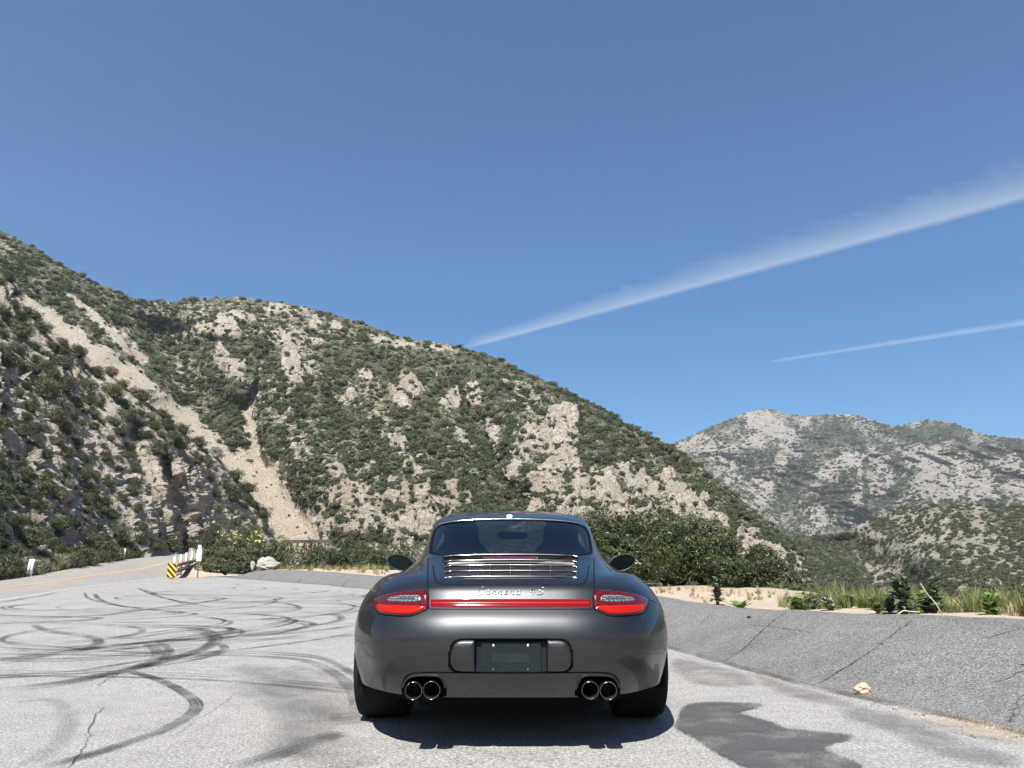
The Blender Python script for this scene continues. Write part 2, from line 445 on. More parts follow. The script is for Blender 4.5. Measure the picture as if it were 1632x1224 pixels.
# --- soil sheet: sandy shoulder behind the berm, then the slope down into the canyon; carries on to the horizon
def shoulder(x, y):
    """height of the natural ground"""
    x = np.asarray(x, float); y = np.asarray(y, float)
    P2 = np.stack([x, y], -1)
    bc = base_curve[::4]; d2 = ((P2[..., None, :] - bc) ** 2).sum(-1); k = d2.argmin(-1)
    off = np.einsum('...i,...i->...', P2 - bc[k], nrmB[::4][k]); w = bw[::4][k]; h = crest_h[::4][k] + g(bc[k, 1])
    flat = np.interp(bc[k, 1], [-30, 3, 6, 8.5, 11, 14, 24, 36, 46], [1.2, 1.2, 1.0, 1.2, 2.4, 3.0, 3.2, 4.0, 4.5])
    t = off - w
    z = np.where(t < 0, h - .14 - .35 * np.clip(-t - .2, 0, 2), h - .02 + .03 * np.clip(t, 0, 1.5))
    over = np.clip(t - flat, 0, 1e9)
    z = z - np.where(over > 0, .55 * over ** 2 / (over + 1.5), 0)
    z = np.maximum(z, -60)
    z = np.where(off < 0, np.minimum(g(y) - .35, z), z)
    P3 = np.stack([x, y, 0 * x], -1)
    return z + np.where(t > 0, 1, .2) * (.06 * fbm(P3 * .6, 4, 31) + .03 * fbm(P3 * 2.6, 3, 33))
gx = np.concatenate([np.linspace(-400, -32, 24), np.linspace(-30, 12, 170), np.linspace(13, 400, 34)])
gy = np.concatenate([np.linspace(-300, -32, 20), np.linspace(-30, 2, 40), np.linspace(2.25, 16, 90), np.linspace(16.5, 60, 80), np.linspace(63, 500, 34)])
GX, GY = np.meshgrid(gx, gy)
GZ = shoulder(GX, GY)
# west of the road the ground rises gently to the hill's foot
RX = np.interp(GY, RN[:, 1], RN[:, 0]); GZ = np.where(GX < RX, np.interp(GY, RN[:, 1], RN[:, 2]) - .25, GZ)
GZ = np.where((GX < RX) & (GY > 90), -3, GZ)
FZ = np.interp(GY, RN[:, 1], RN[:, 2]) - .06 - .16 * np.maximum(0, GX - RX - .3)
GZ = np.where((GX >= RX - 1) & (GY > 41) & (GY < 92), np.maximum(GZ, FZ), GZ)
tag(obj('ground', np.stack([GX, GY, GZ], -1).reshape(-1, 3), grid_faces(len(gy), len(gx)), sand_m), kind='structure')
big = 3000
tag(obj('canyon_floor', [(-big, -big, -62), (big, -big, -62), (big, big, -62), (-big, big, -62)], [(0, 1, 2, 3)], sand_m), kind='structure')
# ================================================================== hills
def xi(pts, x, k=1):
    p = np.array(pts, float); return np.interp(x, p[:, 0], p[:, k])

def smooth1(a, n):
    k = np.hanning(n + 2)[1:-1]; k /= k.sum(); return np.convolve(np.pad(a, n // 2, mode='edge'), k, 'valid')

class Layer:
    pass

def terrain(name, ridge, base, y0, slope, xr, nx, ny, relief, mat, bare_fn, rough=None, back=(6, 22, 14), smooth_ridge=9, rows_pow=1.0, foot=(3, .3)):
    L = Layer(); px = np.linspace(*xr, nx)
    yr = smooth1(xi(ridge, px), smooth_ridge); yb = smooth1(xi(base, px), 9); yb = np.maximum(yb, yr + 3)
    Y0 = smooth1(xi(y0, px), 15); s = smooth1(xi(slope, px), 15)
    t = np.linspace(0, 1, ny) ** rows_pow
    PX = np.repeat(px[None], ny, 0); PY = yb[None] + (yr - yb)[None] * t[:, None]
    def te(px, py):
        a = (px - 816) / FPX; bb = (612 - py) / FPX
        dy = math.cos(PITCH) - bb * math.sin(PITCH); dz = math.sin(PITCH) + bb * math.cos(PITCH)
        return a / dy, dz / dy
    A, T = te(PX, PY); _, TB = te(px, yb)
    Y = (TB * Y0 - Y0 * s)[None] / np.minimum(T - s[None], -.02)
    P = np.stack([A * Y, Y, CAM_H + T * Y], -1)
    d = relief(PX, PY, P)                       # metres, towards the far side
    d = d * np.clip((1 - t) / .08, .15, 1)[:, None]
    Y = Y + d
    P = np.stack([A * Y, Y, CAM_H + T * Y], -1)
    if rough is not None:                       # finer rock relief along the surface normal
        nn = np.cross(np.gradient(P, axis=1), np.gradient(P, axis=0)); nn /= np.linalg.norm(nn, axis=2)[..., None] + 1e-9; nn = np.where(nn[..., 1:2] > 0, -nn, nn)
        P = P + nn * (rough(PX, PY, P) * np.clip((1 - t) / .05, .2, 1)[:, None])[..., None]
    L.px, L.P, L.PX, L.PY = px, P, PX, PY
    L.bare = np.clip(bare_fn(PX, PY, P), 0, 1.5)
    rows = [P]
    n, dy, dz = back
    rb = P[-1]; bk = []
    for k in range(1, n + 1):
        q = rb.copy(); q[:, 0] *= 1 + k * dy / np.maximum(rb[:, 1], 1); q[:, 1] += k * dy; q[:, 2] -= dz * k ** 1.3 * .6; bk.append(q)
    ft = []
    for k in range(foot[0], 0, -1):
        q = P[0].copy(); f = foot[1] * k; q[:, 1] *= 1 - f * .25; q[:, 0] *= 1 - f * .25; q[:, 2] -= 6 * k * (1 if foot[1] > .1 else .15); ft.append(q)
    G = np.concatenate([np.array(ft), P, np.array(bk)], 0); bare = np.concatenate([np.repeat(L.bare[:1], len(ft), 0), L.bare, np.repeat(L.bare[-1:], n, 0)], 0)
    L.nfoot = len(ft)
    me = new_mesh(name, G.reshape(-1, 3), grid_faces(G.shape[0], nx)); set_attr(me, 'bare', bare.ravel())
    L.obj = link(name, me, mat); tag(L.obj, kind='structure')
    return L

def blobs(PX, PY, lst, seed=0, rag=.55):
    """ragged-edged patches of bare rock: (x, y, rx, ry, angle in degrees, strength)"""
    out = np.zeros(PX.shape)
    n1 = fbm(np.stack([PX / 26, PY / 26, 0 * PX], -1), 5, seed + 50, .68) * 1.5
    for x, y, rx, ry, a, s in lst:
        c, q = math.cos(R(a)), math.sin(R(a)); dx, dy = PX - x, PY - y
        u, v = (dx * c + dy * q) / rx, (-dx * q + dy * c) / ry
        out = np.maximum(out, s * np.clip(1.1 * (1.2 - np.sqrt(u * u + v * v) + rag * 1.5 * n1), 0, 1))
    return out

def path_dist(PX, PY, pts):
    """distance in pixels to a polyline and the interpolated half width: pts (x, y, w)"""
    best = np.full(PX.shape, 1e9); 
    for (x0, y0, w0), (x1, y1, w1) in zip(pts[:-1], pts[1:]):
        dx, dy = x1 - x0, y1 - y0; t = np.clip(((PX - x0) * dx + (PY - y0) * dy) / (dx * dx + dy * dy), 0, 1)
        d = np.hypot(PX - x0 - t * dx, PY - y0 - t * dy) / (w0 + (w1 - w0) * t); best = np.minimum(best, d)
    return best

# ---- main hill across the canyon
RIDGE2 = [(-420, 190), (-150, 285), (0, 367), (60, 398), (110, 428), (160, 455), (200, 472), (225, 479), (260, 482), (300, 479), (350, 475), (380, 474), (430, 480), (480, 488), (530, 500), (590, 520), (640, 538), (700, 547), (730, 552), (790, 570), (830, 590), (900, 620), (950, 647), (1000, 676), (1040, 697), (1070, 709), (1110, 738), (1150, 770), (1200, 812), (1240, 848), (1262, 873), (1290, 920), (1310, 960), (1340, 1010)]
BASE2 = [(-420, 900), (440, 868), (700, 872), (860, 900), (1000, 960), (1200, 1010), (1340, 1040)]
Y02 = [(-420, 95), (0, 100), (440, 125), (700, 128), (900, 120), (1100, 112), (1340, 105)]
SL2 = [(-420, .95), (0, .85), (300, .72), (600, .72), (1000, .62), (1340, .55)]
CREASE = [(225, 480, 1), (262, 560, 1), (310, 650, 1), (380, 740, 1), (470, 850, 1), (480, 900, 1)]
SCREE = [(34, 474, 7), (48, 487, 12), (80, 512, 18), (120, 548, 22), (170, 580, 22), (220, 618, 24), (262, 655, 26), (310, 695, 30), (350, 735, 34), (390, 770, 36), (430, 805, 40), (465, 845, 46), (480, 880, 50)]
CHUTE = [(414, 588, 4), (412, 610, 5), (402, 635, 9), (395, 655, 12), (398, 680, 12), (408, 715, 14), (425, 755, 22), (440, 790, 26)]
STREAK = [(102, 466, 4), (128, 490, 6), (160, 515, 7), (195, 545, 10), (228, 575, 7)]
ROCKS2 = [(374, 590, 26, 14, 35, .95), (352, 565, 12, 20, 0, .8), (466, 560, 15, 34, 10, .9), (472, 598, 18, 24, 40, .9), (455, 540, 40, 12, 10, .6), (440, 494, 40, 9, 5, .55), (380, 508, 50, 12, 0, .35), (350, 525, 40, 24, 0, .4), (300, 525, 36, 26, 0, .3), (500, 518, 10, 12, 20, .9), (537, 522, 12, 8, 30, .9), (584, 600, 10, 9, 30, .8), (560, 628, 10, 10, 0, .7),
 (632, 705, 13, 22, -30, .95), (655, 742, 15, 42, -32, .95), (640, 640, 30, 10, 50, .7), (656, 618, 20, 16, 40, .8), (580, 755, 14, 18, 20, .9), (530, 760, 18, 12, -30, .8), (690, 800, 50, 26, 25, 1), (640, 790, 40, 30, 0, .9), (560, 800, 46, 26, 0, .85), (600, 830, 60, 30, 0, .9), (670, 840, 60, 40, 0, .95), (530, 838, 46, 20, 0, .85), (730, 790, 28, 18, 20, .9), (735, 700, 8, 40, -30, .7), (715, 640, 14, 16, 30, .7), (760, 640, 10, 26, -10, .6), (790, 700, 10, 30, -15, .6),
 (842, 690, 12, 22, 20, .7), (862, 685, 26, 20, 0, .95), (896, 678, 26, 22, 0, .95), (880, 700, 40, 12, 0, .9), (855, 720, 30, 14, 0, .7), (902, 745, 34, 26, 20, .95), (880, 775, 30, 22, 30, .9), (930, 770, 30, 24, 0, .8), (960, 790, 50, 30, 0, .95), (900, 805, 46, 22, 0, .9), (1020, 775, 36, 26, 20, 1), (1060, 800, 50, 30, 25, 1), (1100, 825, 50, 24, 30, 1), (1140, 840, 46, 24, 40, 1), (1190, 870, 40, 18, 45, 1), (1230, 890, 36, 14, 48, .95), (1265, 915, 30, 12, 52, .95), (1180, 905, 60, 24, 40, .9), (1000, 830, 80, 30, 0, .95), (940, 840, 60, 30, 0, .9), (820, 745, 10, 30, -15, .6), (805, 610, 10, 10, 0, .6), (700, 555, 30, 6, 5, .5), (620, 545, 40, 8, 15, .5)]
def relief2(PX, PY, P):
    q = P / np.array([26., 26., 60.]); d = 9 * fbm(q, 4, 2)
    rib = fbm(np.stack([P[..., 0] / 17 + P[..., 2] / 60, P[..., 1] / 90, P[..., 2] / 95], -1), 3, 8, ridged=True); d -= 6 * rib
    d += 17 * np.exp(-(path_dist(PX, PY, [(x, y, 55) for x, y, _ in CREASE]) ** 2)) * np.clip((PY - 470) / 90, 0, 1)
    d += 5 * np.exp(-(path_dist(PX, PY, CHUTE) ** 2) / 2) + 8 * np.exp(-(path_dist(PX, PY, [(735, 620, 26), (770, 720, 26), (830, 800, 30)]) ** 2))
    return d
def rough2(PX, PY, P):
    rocky = np.clip(blobs(PX, PY, ROCKS2, 1), 0, 1); sc_ = np.clip(1.6 - path_dist(PX, PY, SCREE), 0, 1)
    r = rocky * (2.6 * fbm(P / np.array([6.5, 6.5, 9.]), 4, 12, ridged=True) + 1.3 * fbm(P / 2.2, 3, 13, ridged=True)) + .8 * fbm(P / 5.0, 4, 14, ridged=True) + .35 * fbm(P / 1.8, 3, 15)
    return r * (1 - .85 * sc_)
def bare2(PX, PY, P):
    n = fbm(np.stack([PX / 16, PY / 16, 0 * PX], -1), 4, 71)
    s = np.clip(2.2 * (1.0 - path_dist(PX, PY, SCREE)) + .8 * n, 0, 1)
    c = np.clip(2.0 * (1.05 - path_dist(PX, PY, CHUTE)) + .6 * n, 0, 1); k = .9 * np.clip(2.0 * (1.0 - path_dist(PX, PY, STREAK)) + .9 * n, 0, 1)
    big = .33 * np.clip(fbm(np.stack([PX / 60, PY / 45, 0 * PX], -1), 3, 75) + .35, 0, 1)
    top = .10 * np.clip(1 - np.abs(PX - 380) / 120, 0, 1) * np.clip((620 - PY) / 120, 0, 1)
    return np.maximum.reduce([np.where(s > .05, s * 1.5, 0), np.where(c > .05, c * 1.45, 0), k * 1.3, blobs(PX, PY, ROCKS2, 1) * .95, big * .6 + top])
hill2_m = hill_mat('scrubby_hillside', (.50, .44, .365), (.70, .63, .54), (.058, .072, .038), (.13, .14, .080), .26, .95, .535)
L2 = terrain('main_hill', RIDGE2, BASE2, Y02, SL2, (-420, 1340), 900, 300, relief2, hill2_m, bare2, rough2)

# ---- near spur on the left, cut by the road
RIDGE1 = [(-900, 150), (-420, 250), (-150, 350), (-40, 412), (0, 436), (20, 447), (38, 470), (46, 500), (110, 546), (152, 577), (203, 619), (245, 649), (287, 682), (343, 725), (363, 744), (400, 788), (422, 823), (433, 850), (446, 872)]
BASE1 = [(-900, 985), (-300, 955), (0, 927), (100, 909), (200, 891), (300, 881), (380, 872), (446, 876)]
Y01 = [(-900, 16), (-300, 23), (0, 33), (100, 41), (200, 53), (260, 60), (300, 67), (380, 78), (446, 86)]
SL1 = [(-900, .95), (0, .82), (150, .80), (250, 1.0), (330, 1.1), (446, .95)]
ROCKS1 = [(15, 465, 24, 20, 0, 1), (20, 445, 40, 10, 20, .9), (30, 590, 40, 40, 0, .7), (60, 640, 60, 16, 35, .8), (15, 630, 26, 30, 0, .8), (30, 720, 50, 30, 40, .8), (60, 690, 40, 18, 40, .7), (60, 820, 42, 40, 40, 1), (80, 855, 36, 30, 40, 1), (105, 790, 26, 14, 0, .8), (110, 860, 16, 14, 0, .7), (165, 720, 40, 16, 30, .85), (190, 770, 22, 24, 30, .9), (150, 840, 20, 14, 0, .8), (226, 655, 12, 22, -10, .9), (230, 720, 13, 50, -15, 1), (240, 800, 26, 80, -8, 1), (222, 840, 20, 50, 0, 1), (285, 800, 22, 70, -10, 1), (262, 770, 20, 60, -15, 1), (320, 835, 34, 34, 0, 1), (350, 830, 30, 24, 0, .9), (300, 745, 30, 20, 40, .7), (350, 770, 24, 14, 40, .7), (390, 840, 30, 30, 30, .9), (120, 590, 8, 50, -20, .7), (140, 690, 30, 10, 40, .6), (268, 700, 22, 10, 40, .6), (80, 580, 14, 18, 0, .7), (130, 640, 10, 26, -10, .7), (-80, 700, 100, 100, 0, .6), (-300, 700, 160, 140, 0, .6)]
def cliff_mask(PX, PY):
    return np.clip(1.6 - np.hypot((PX - 285) / 75, (PY - 800) / 95) * 1.3, 0, 1)
def relief1(PX, PY, P):
    q = P / np.array([9., 9., 14.]); d = 1.7 * fbm(q, 4, 42)
    d -= .8 * fbm(np.stack([P[..., 0] / 5 + P[..., 2] / 14, P[..., 1] / 30, P[..., 2] / 22], -1), 3, 44, ridged=True)
    rk = blobs(PX, PY, ROCKS1, 3)
    cm = cliff_mask(PX, PY); lean = P[..., 0] + P[..., 2] * .28
    d -= cm * (1.7 * fbm(np.stack([lean / 4.2, P[..., 1] / 14, P[..., 2] / 16], -1), 4, 47, ridged=True))
    # two dark clefts running down the cut face
    for pts, a in (([(212, 690, 12), (245, 770, 12), (262, 830, 12), (275, 880, 12)], 2.2), ([(262, 735, 11), (285, 800, 11), (298, 870, 12)], 2.6), ([(92, 560, 7), (85, 600, 7)], 1.2)):
        d += a * np.exp(-path_dist(PX, PY, pts) ** 2)
    return d
def rough1(PX, PY, P):
    rk = np.maximum(blobs(PX, PY, ROCKS1, 3), cliff_mask(PX, PY)); tilt = np.stack([P[..., 0], P[..., 1], P[..., 2] - .5 * P[..., 0]], -1)
    return (.25 + .75 * rk) * (.48 * fbm(tilt / np.array([2.8, 2.8, 1.3]), 4, 45, ridged=True) + .22 * fbm(tilt / np.array([.9, .9, .5]), 3, 46, ridged=True)) + .10 * fbm(P / .5, 2, 49)
def bare1(PX, PY, P):
    n = fbm(np.stack([PX / 40, PY / 30, 0 * PX], -1), 4, 81)
    return np.maximum.reduce([blobs(PX, PY, ROCKS1, 3), cliff_mask(PX, PY) * .95, .75 * np.clip(n * 2 + .35, 0, 1)])
hill1_m = hill_mat('rocky_cut_slope', (.50, .445, .37), (.70, .635, .545), (.060, .066, .036), (.16, .155, .09), .75, 2.0, .64)
L1 = terrain('roadside_hill', RIDGE1, BASE1, Y01, SL1, (-900, 446), 1000, 430, relief1, hill1_m, bare1, rough1, back=(8, 5, 1.0), foot=(3, .06))

# ---- hill on the right, beyond the canyon
RIDGE4 = [(1180, 880), (1225, 862), (1248, 857), (1271, 855), (1310, 853), (1341, 850), (1388, 827), (1426, 811), (1465, 804), (1500, 802), (1543, 804), (1632, 808), (1760, 822), (2100, 800), (2500, 850), (3000, 1000)]
BASE4 = [(1180, 1020), (3000, 1020)]
Y04 = [(1180, 190), (1340, 205), (1500, 165), (1700, 150), (2100, 140)]
SL4 = [(1180, .5), (2100, .46)]
ROCKS4 = [(1405, 910, 16, 22, -30, .9), (1440, 905, 16, 24, 10, .9), (1400, 880, 12, 14, 0, .7), (1380, 900, 6, 46, -42, .9), (1450, 945, 8, 40, -45, .9), (1565, 840, 18, 10, 30, .9), (1530, 850, 8, 6, 0, .8), (1590, 920, 6, 26, -40, .8), (1500, 930, 30, 10, 0, .5), (1480, 840, 60, 30, 0, .42), (1560, 870, 70, 30, 0, .40), (1400, 850, 40, 16, 0, .5)]
def relief4(PX, PY, P):
    d = 6 * fbm(P / np.array([40., 40., 90.]), 3, 91) - 2.5 * fbm(np.stack([P[..., 0] / 22 - P[..., 2] / 30, P[..., 1] / 90, P[..., 2] / 60], -1), 3, 93, ridged=True)
    d += 9 * np.exp(-path_dist(PX, PY, [(1335, 850, 26), (1400, 895, 26), (1500, 965, 30), (1560, 1020, 30)]) ** 2)
    return d - 1.2 * fbm(P / 5, 3, 95, ridged=True) * blobs(PX, PY, ROCKS4, 7)
def bare4(PX, PY, P):
    n = fbm(np.stack([PX / 26, PY / 16, 0 * PX], -1), 4, 97)
    right = np.clip((PX - 1340 - (PY - 850) * 1.3) / 30, 0, 1)
    return np.maximum(blobs(PX, PY, ROCKS4, 7), right * .30 * np.clip(n + .7, 0, 1) + .04)
hill4_m = hill_mat('green_grey_hillside', (.38, .345, .29), (.55, .50, .425), (.055, .066, .038), (.12, .128, .078), .22, .6, .48)
L4 = terrain('right_hill', RIDGE4, BASE4, Y04, SL4, (1180, 3000), 720, 180, relief4, hill4_m, bare4)

# ---- far mountain
RIDGE3 = [(800, 800), (980, 745), (1040, 722), (1075, 707), (1100, 695), (1130, 681), (1160, 670), (1190, 657), (1205, 654), (1222, 651), (1236, 652), (1255, 660), (1280, 664), (1310, 661), (1345, 660), (1372, 663), (1400, 674), (1436, 681), (1456, 673), (1485, 669), (1512, 672), (1540, 683), (1575, 694), (1605, 698), (1632, 700), (1720, 716), (1900, 690), (2300, 720), (2900, 800), (3500, 895)]
BASE3 = [(800, 905), (3500, 905)]
Y03 = [(800, 760), (1200, 720), (1632, 640), (2300, 600)]
SL3 = [(800, .5), (2300, .5)]
ROCKS3 = [(1214, 675, 26, 14, 20, 1), (1235, 690, 24, 16, 30, 1), (1280, 675, 14, 8, -20, 1), (1262, 698, 14, 12, 40, .9), (1250, 715, 8, 26, -55, .95), (1200, 700, 30, 20, 30, .6), (1150, 730, 60, 24, 40, .55), (1200, 770, 60, 40, 0, .6), (1160, 790, 50, 40, 20, .55), (1245, 740, 12, 40, 0, .7), (1345, 740, 40, 18, -10, .8), (1320, 755, 30, 16, 0, .7), (1400, 730, 26, 14, 40, .7), (1410, 770, 20, 30, 30, .7), (1500, 740, 70, 24, 10, .75), (1550, 760, 70, 26, 20, .8), (1480, 770, 60, 26, -20, .75), (1520, 790, 80, 18, 0, .8), (1360, 800, 40, 26, 40, .65), (1290, 830, 70, 26, 0, .5), (1220, 830, 60, 40, 0, .5), (1620, 780, 40, 14, 30, .9), (1600, 740, 40, 20, 20, .6), (1100, 720, 40, 16, 0, .4)]
GREEN3 = [(1310, 700, 30, 18, 0), (1260, 780, 26, 60, 30), (1420, 790, 14, 60, 45), (1340, 790, 30, 30, 20), (1330, 690, 40, 12, 0), (1480, 690, 60, 14, 0)]
def relief3(PX, PY, P):
    d = 26 * fbm(P / np.array([170., 170., 260.]), 4, 101) - 50 * fbm(np.stack([P[..., 0] / 105 + P[..., 2] / 300, P[..., 1] / 400, P[..., 2] / 330], -1), 4, 103, ridged=True)
    d += 40 * np.exp(-path_dist(PX, PY, [(1395, 690, 40), (1430, 760, 40), (1400, 830, 40), (1330, 870, 40)]) ** 2) + 40 * np.exp(-path_dist(PX, PY, [(1245, 690, 26), (1262, 780, 30), (1230, 850, 30)]) ** 2)
    return d - 12 * fbm(P / np.array([24., 24., 40.]), 4, 105, ridged=True)
def bare3(PX, PY, P):
    n = fbm(np.stack([PX / 18, PY / 14, 0 * PX], -1), 4, 107)
    gm = np.zeros(PX.shape)
    for x, y, rx, ry, a in GREEN3:
        gm = np.maximum(gm, blobs(PX, PY, [(x, y, rx, ry, a, 1)], 9, .4))
    return np.clip(np.maximum(blobs(PX, PY, ROCKS3, 9, .7), .22 + .25 * n) * (1 - .7 * gm), 0, 1)
hill3_m = hill_mat('far_mountainside', (.36, .33, .29), (.58, .54, .49), (.058, .068, .048), (.105, .115, .08), .085, .22, .47)
L3 = terrain('far_mountain', RIDGE3, BASE3, Y03, SL3, (800, 3500), 860, 170, relief3, hill3_m, bare3, back=(5, 90, 40))

# ---- hillside behind the viewer: not in view, but the car's tail mirrors it
aa = np.linspace(-2.05, 2.05, 160) ; rr = np.linspace(0, 1, 40); RV = []
for t_ in rr:
    for a_ in aa:
        rad = 26 + 75 * t_ + 6 * math.sin(a_ * 3.1); RV.append((math.sin(a_) * rad * 1.15, -math.cos(a_) * rad - 2, -1.2 + 30 * t_ ** .8 * (.75 + .25 * math.cos(a_ * 2.3))))
RV = np.array(RV); RV[:, 2] += (1.8 * fbm(RV / 9, 4, 130) + .6 * fbm(RV / 2.5, 3, 131)) * np.clip((RV[:, 2] + 1) / 3, 0, 1)
rear_me = new_mesh('rear_hill', RV, grid_faces(40, 160)); set_attr(rear_me, 'bare', np.clip(.25 + .4 * fbm(RV / 14, 3, 133), 0, 1)); tag(link('rear_hill', rear_me, hill1_m), kind='structure')
# ================================================================== plants
def leaf_cloud(n, R3, leaf, seed, aspect=.55, lump=.35, core=.62, fill=.55, up=.3, skip_core=False, core_n=2):
    """crown of many small leaf faces around an uneven body; R3 half sizes, base at z = 0"""
    rg = np.random.default_rng(seed)
    d = rg.normal(size=(n, 3)); d /= np.linalg.norm(d, axis=1)[:, None]; d[:, 2] = np.where(d[:, 2] < -.45, -d[:, 2], d[:, 2])
    rr = 1 + lump * fbm(d * 1.7 + seed * 3.1, 3, seed) * 1.6 + .5 * lump * noise3(d * 5.2 + seed, seed + 3)
    dep = 1 - fill * rg.random(n) ** 2.2
    c = d * (rr * dep)[:, None] * np.array(R3) + np.array([0, 0, R3[2] * .62])
    c[:, 2] = np.maximum(c[:, 2], rg.random(n) * .15 * R3[2])
    nr = d + rg.normal(size=(n, 3)) * .75 + np.array([0, 0, up]); nr /= np.linalg.norm(nr, axis=1)[:, None]
    t = np.cross(nr, rg.normal(size=(n, 3))); t /= np.linalg.norm(t, axis=1)[:, None]; b2 = np.cross(nr, t)
    s = leaf * (.6 + .8 * rg.random(n))[:, None]
    V = np.stack([c - t * s, c + b2 * s * aspect * .5 + nr * s * .12, c + t * s, c - b2 * s * aspect * .5 + nr * s * .12], 1).reshape(-1, 3)
    Fs = np.arange(4 * n).reshape(-1, 4)
    if not skip_core:
        bm = bmesh.new(); bmesh.ops.create_icosphere(bm, subdivisions=core_n, radius=1.0)  # lumpy core added inside the crown to block light
        cv = np.array([v.co[:] for v in bm.verts]); cf = np.array([[v.index for v in f.verts] for f in bm.faces]); bm.free()
        r2 = core * (1 + lump * fbm(cv * 1.7 + seed * 3.1, 3, seed) * 1.6)
        cv = cv * r2[:, None] * np.array(R3) + np.array([0, 0, R3[2] * .55]); cv[:, 2] = np.maximum(cv[:, 2], 0)
        o = len(V); V = np.vstack([V, cv])
        return V, [tuple(f) for f in Fs] + [tuple(int(i) + o for i in f) for f in cf]
    return V, [tuple(f) for f in Fs]

def proto(name, V, Fs, mat):
    me = new_mesh(name, V, Fs, smooth=False); me.materials.append(mat); return me

def instancer(name, pts, scl, rot, idx, meshes, label, cat):
    """one mass of scattered copies (geometry nodes), points carry size, turn and variant"""
    me = bpy.data.meshes.new(name); me.vertices.add(len(pts)); me.vertices.foreach_set('co', np.asarray(pts, np.float32).ravel()); me.update()
    for nm, typ, arr in (('scl', 'FLOAT_VECTOR', scl), ('rot', 'FLOAT_VECTOR', rot)):
        a = me.attributes.new(nm, typ, 'POINT'); a.data.foreach_set('vector', np.asarray(arr, np.float32).ravel())
    a = me.attributes.new('idx', 'INT', 'POINT'); a.data.foreach_set('value', np.asarray(idx, np.int32))
    ng = bpy.data.node_groups.new(name, 'GeometryNodeTree')
    ng.interface.new_socket(name='Geometry', in_out='INPUT', socket_type='NodeSocketGeometry'); ng.interface.new_socket(name='Geometry', in_out='OUTPUT', socket_type='NodeSocketGeometry')
    gi = ng.nodes.new('NodeGroupInput'); go = ng.nodes.new('NodeGroupOutput'); iop = ng.nodes.new('GeometryNodeInstanceOnPoints'); jn = ng.nodes.new('GeometryNodeJoinGeometry')
    objs = []
    for m in meshes:
        po = bpy.data.objects.new(m.name, m); objs.append(po)
    for po in objs[::-1]:
        oi = ng.nodes.new('GeometryNodeObjectInfo'); oi.inputs['Object'].default_value = po; oi.inputs['As Instance'].default_value = True
        ng.links.new(oi.outputs['Geometry'], jn.inputs[0])
    def na(nm, t):
        x = ng.nodes.new('GeometryNodeInputNamedAttribute'); x.data_type = t; x.inputs['Name'].default_value = nm
        return next(o for o in x.outputs if o.enabled and o.name == 'Attribute')
    iop.inputs['Pick Instance'].default_value = True
    ng.links.new(gi.outputs[0], iop.inputs['Points']); ng.links.new(jn.outputs[0], iop.inputs['Instance'])
    ng.links.new(na('idx', 'INT'), iop.inputs['Instance Index']); ng.links.new(na('scl', 'FLOAT_VECTOR'), iop.inputs['Scale'])
    e2r = ng.nodes.new('FunctionNodeEulerToRotation'); ng.links.new(na('rot', 'FLOAT_VECTOR'), e2r.inputs[0]); ng.links.new(e2r.outputs[0], iop.inputs['Rotation'])
    ng.links.new(iop.outputs[0], go.inputs[0])
    o = link(name, me); md = o.modifiers.new('scatter', 'NODES'); md.node_group = ng
    return tag(o, label, cat, kind='stuff')

# --- small scrub for the hillsides: several shapes, unit radius
scrub = [proto('scrub_%d' % k, *leaf_cloud(150, (1, 1, .8), .26, 100 + k, .6, .40, .66, .4), m) for k, m in enumerate((leaf_dark, leaf_dark, leaf_olive, leaf_dark, leaf_brown, leaf_olive, leaf_pale))]

def sample_layer(L, n, rg, xlim, ylim=None):
    ny, nx = L.P.shape[:2]
    px = rg.uniform(*xlim, n); j = (px - L.px[0]) / (L.px[-1] - L.px[0]) * (nx - 1); j0 = np.clip(j.astype(int), 0, nx - 2); fj = (j - j0)
    # choose rows in proportion to the height the layer has in that column, so that cover is even over the slope
    colh = (L.PY[0] - L.PY[-1]); ok = rg.random(n) < colh[j0] / colh.max(); j0, fj = j0[ok], fj[ok]; m = len(j0)
    i = rg.random(m) * (ny - 1); i0 = np.clip(i.astype(int), 0, ny - 2); fi = i - i0
    def bl(A):
        w = lambda a: a[(...,) + (None,) * (A.ndim - 2)]
        return w((1 - fi) * (1 - fj)) * A[i0, j0] + w((1 - fi) * fj) * A[i0, j0 + 1] + w(fi * (1 - fj)) * A[i0 + 1, j0] + w(fi * fj) * A[i0 + 1, j0 + 1]
    return bl(L.P), bl(L.PX), bl(L.PY), bl(L.bare)

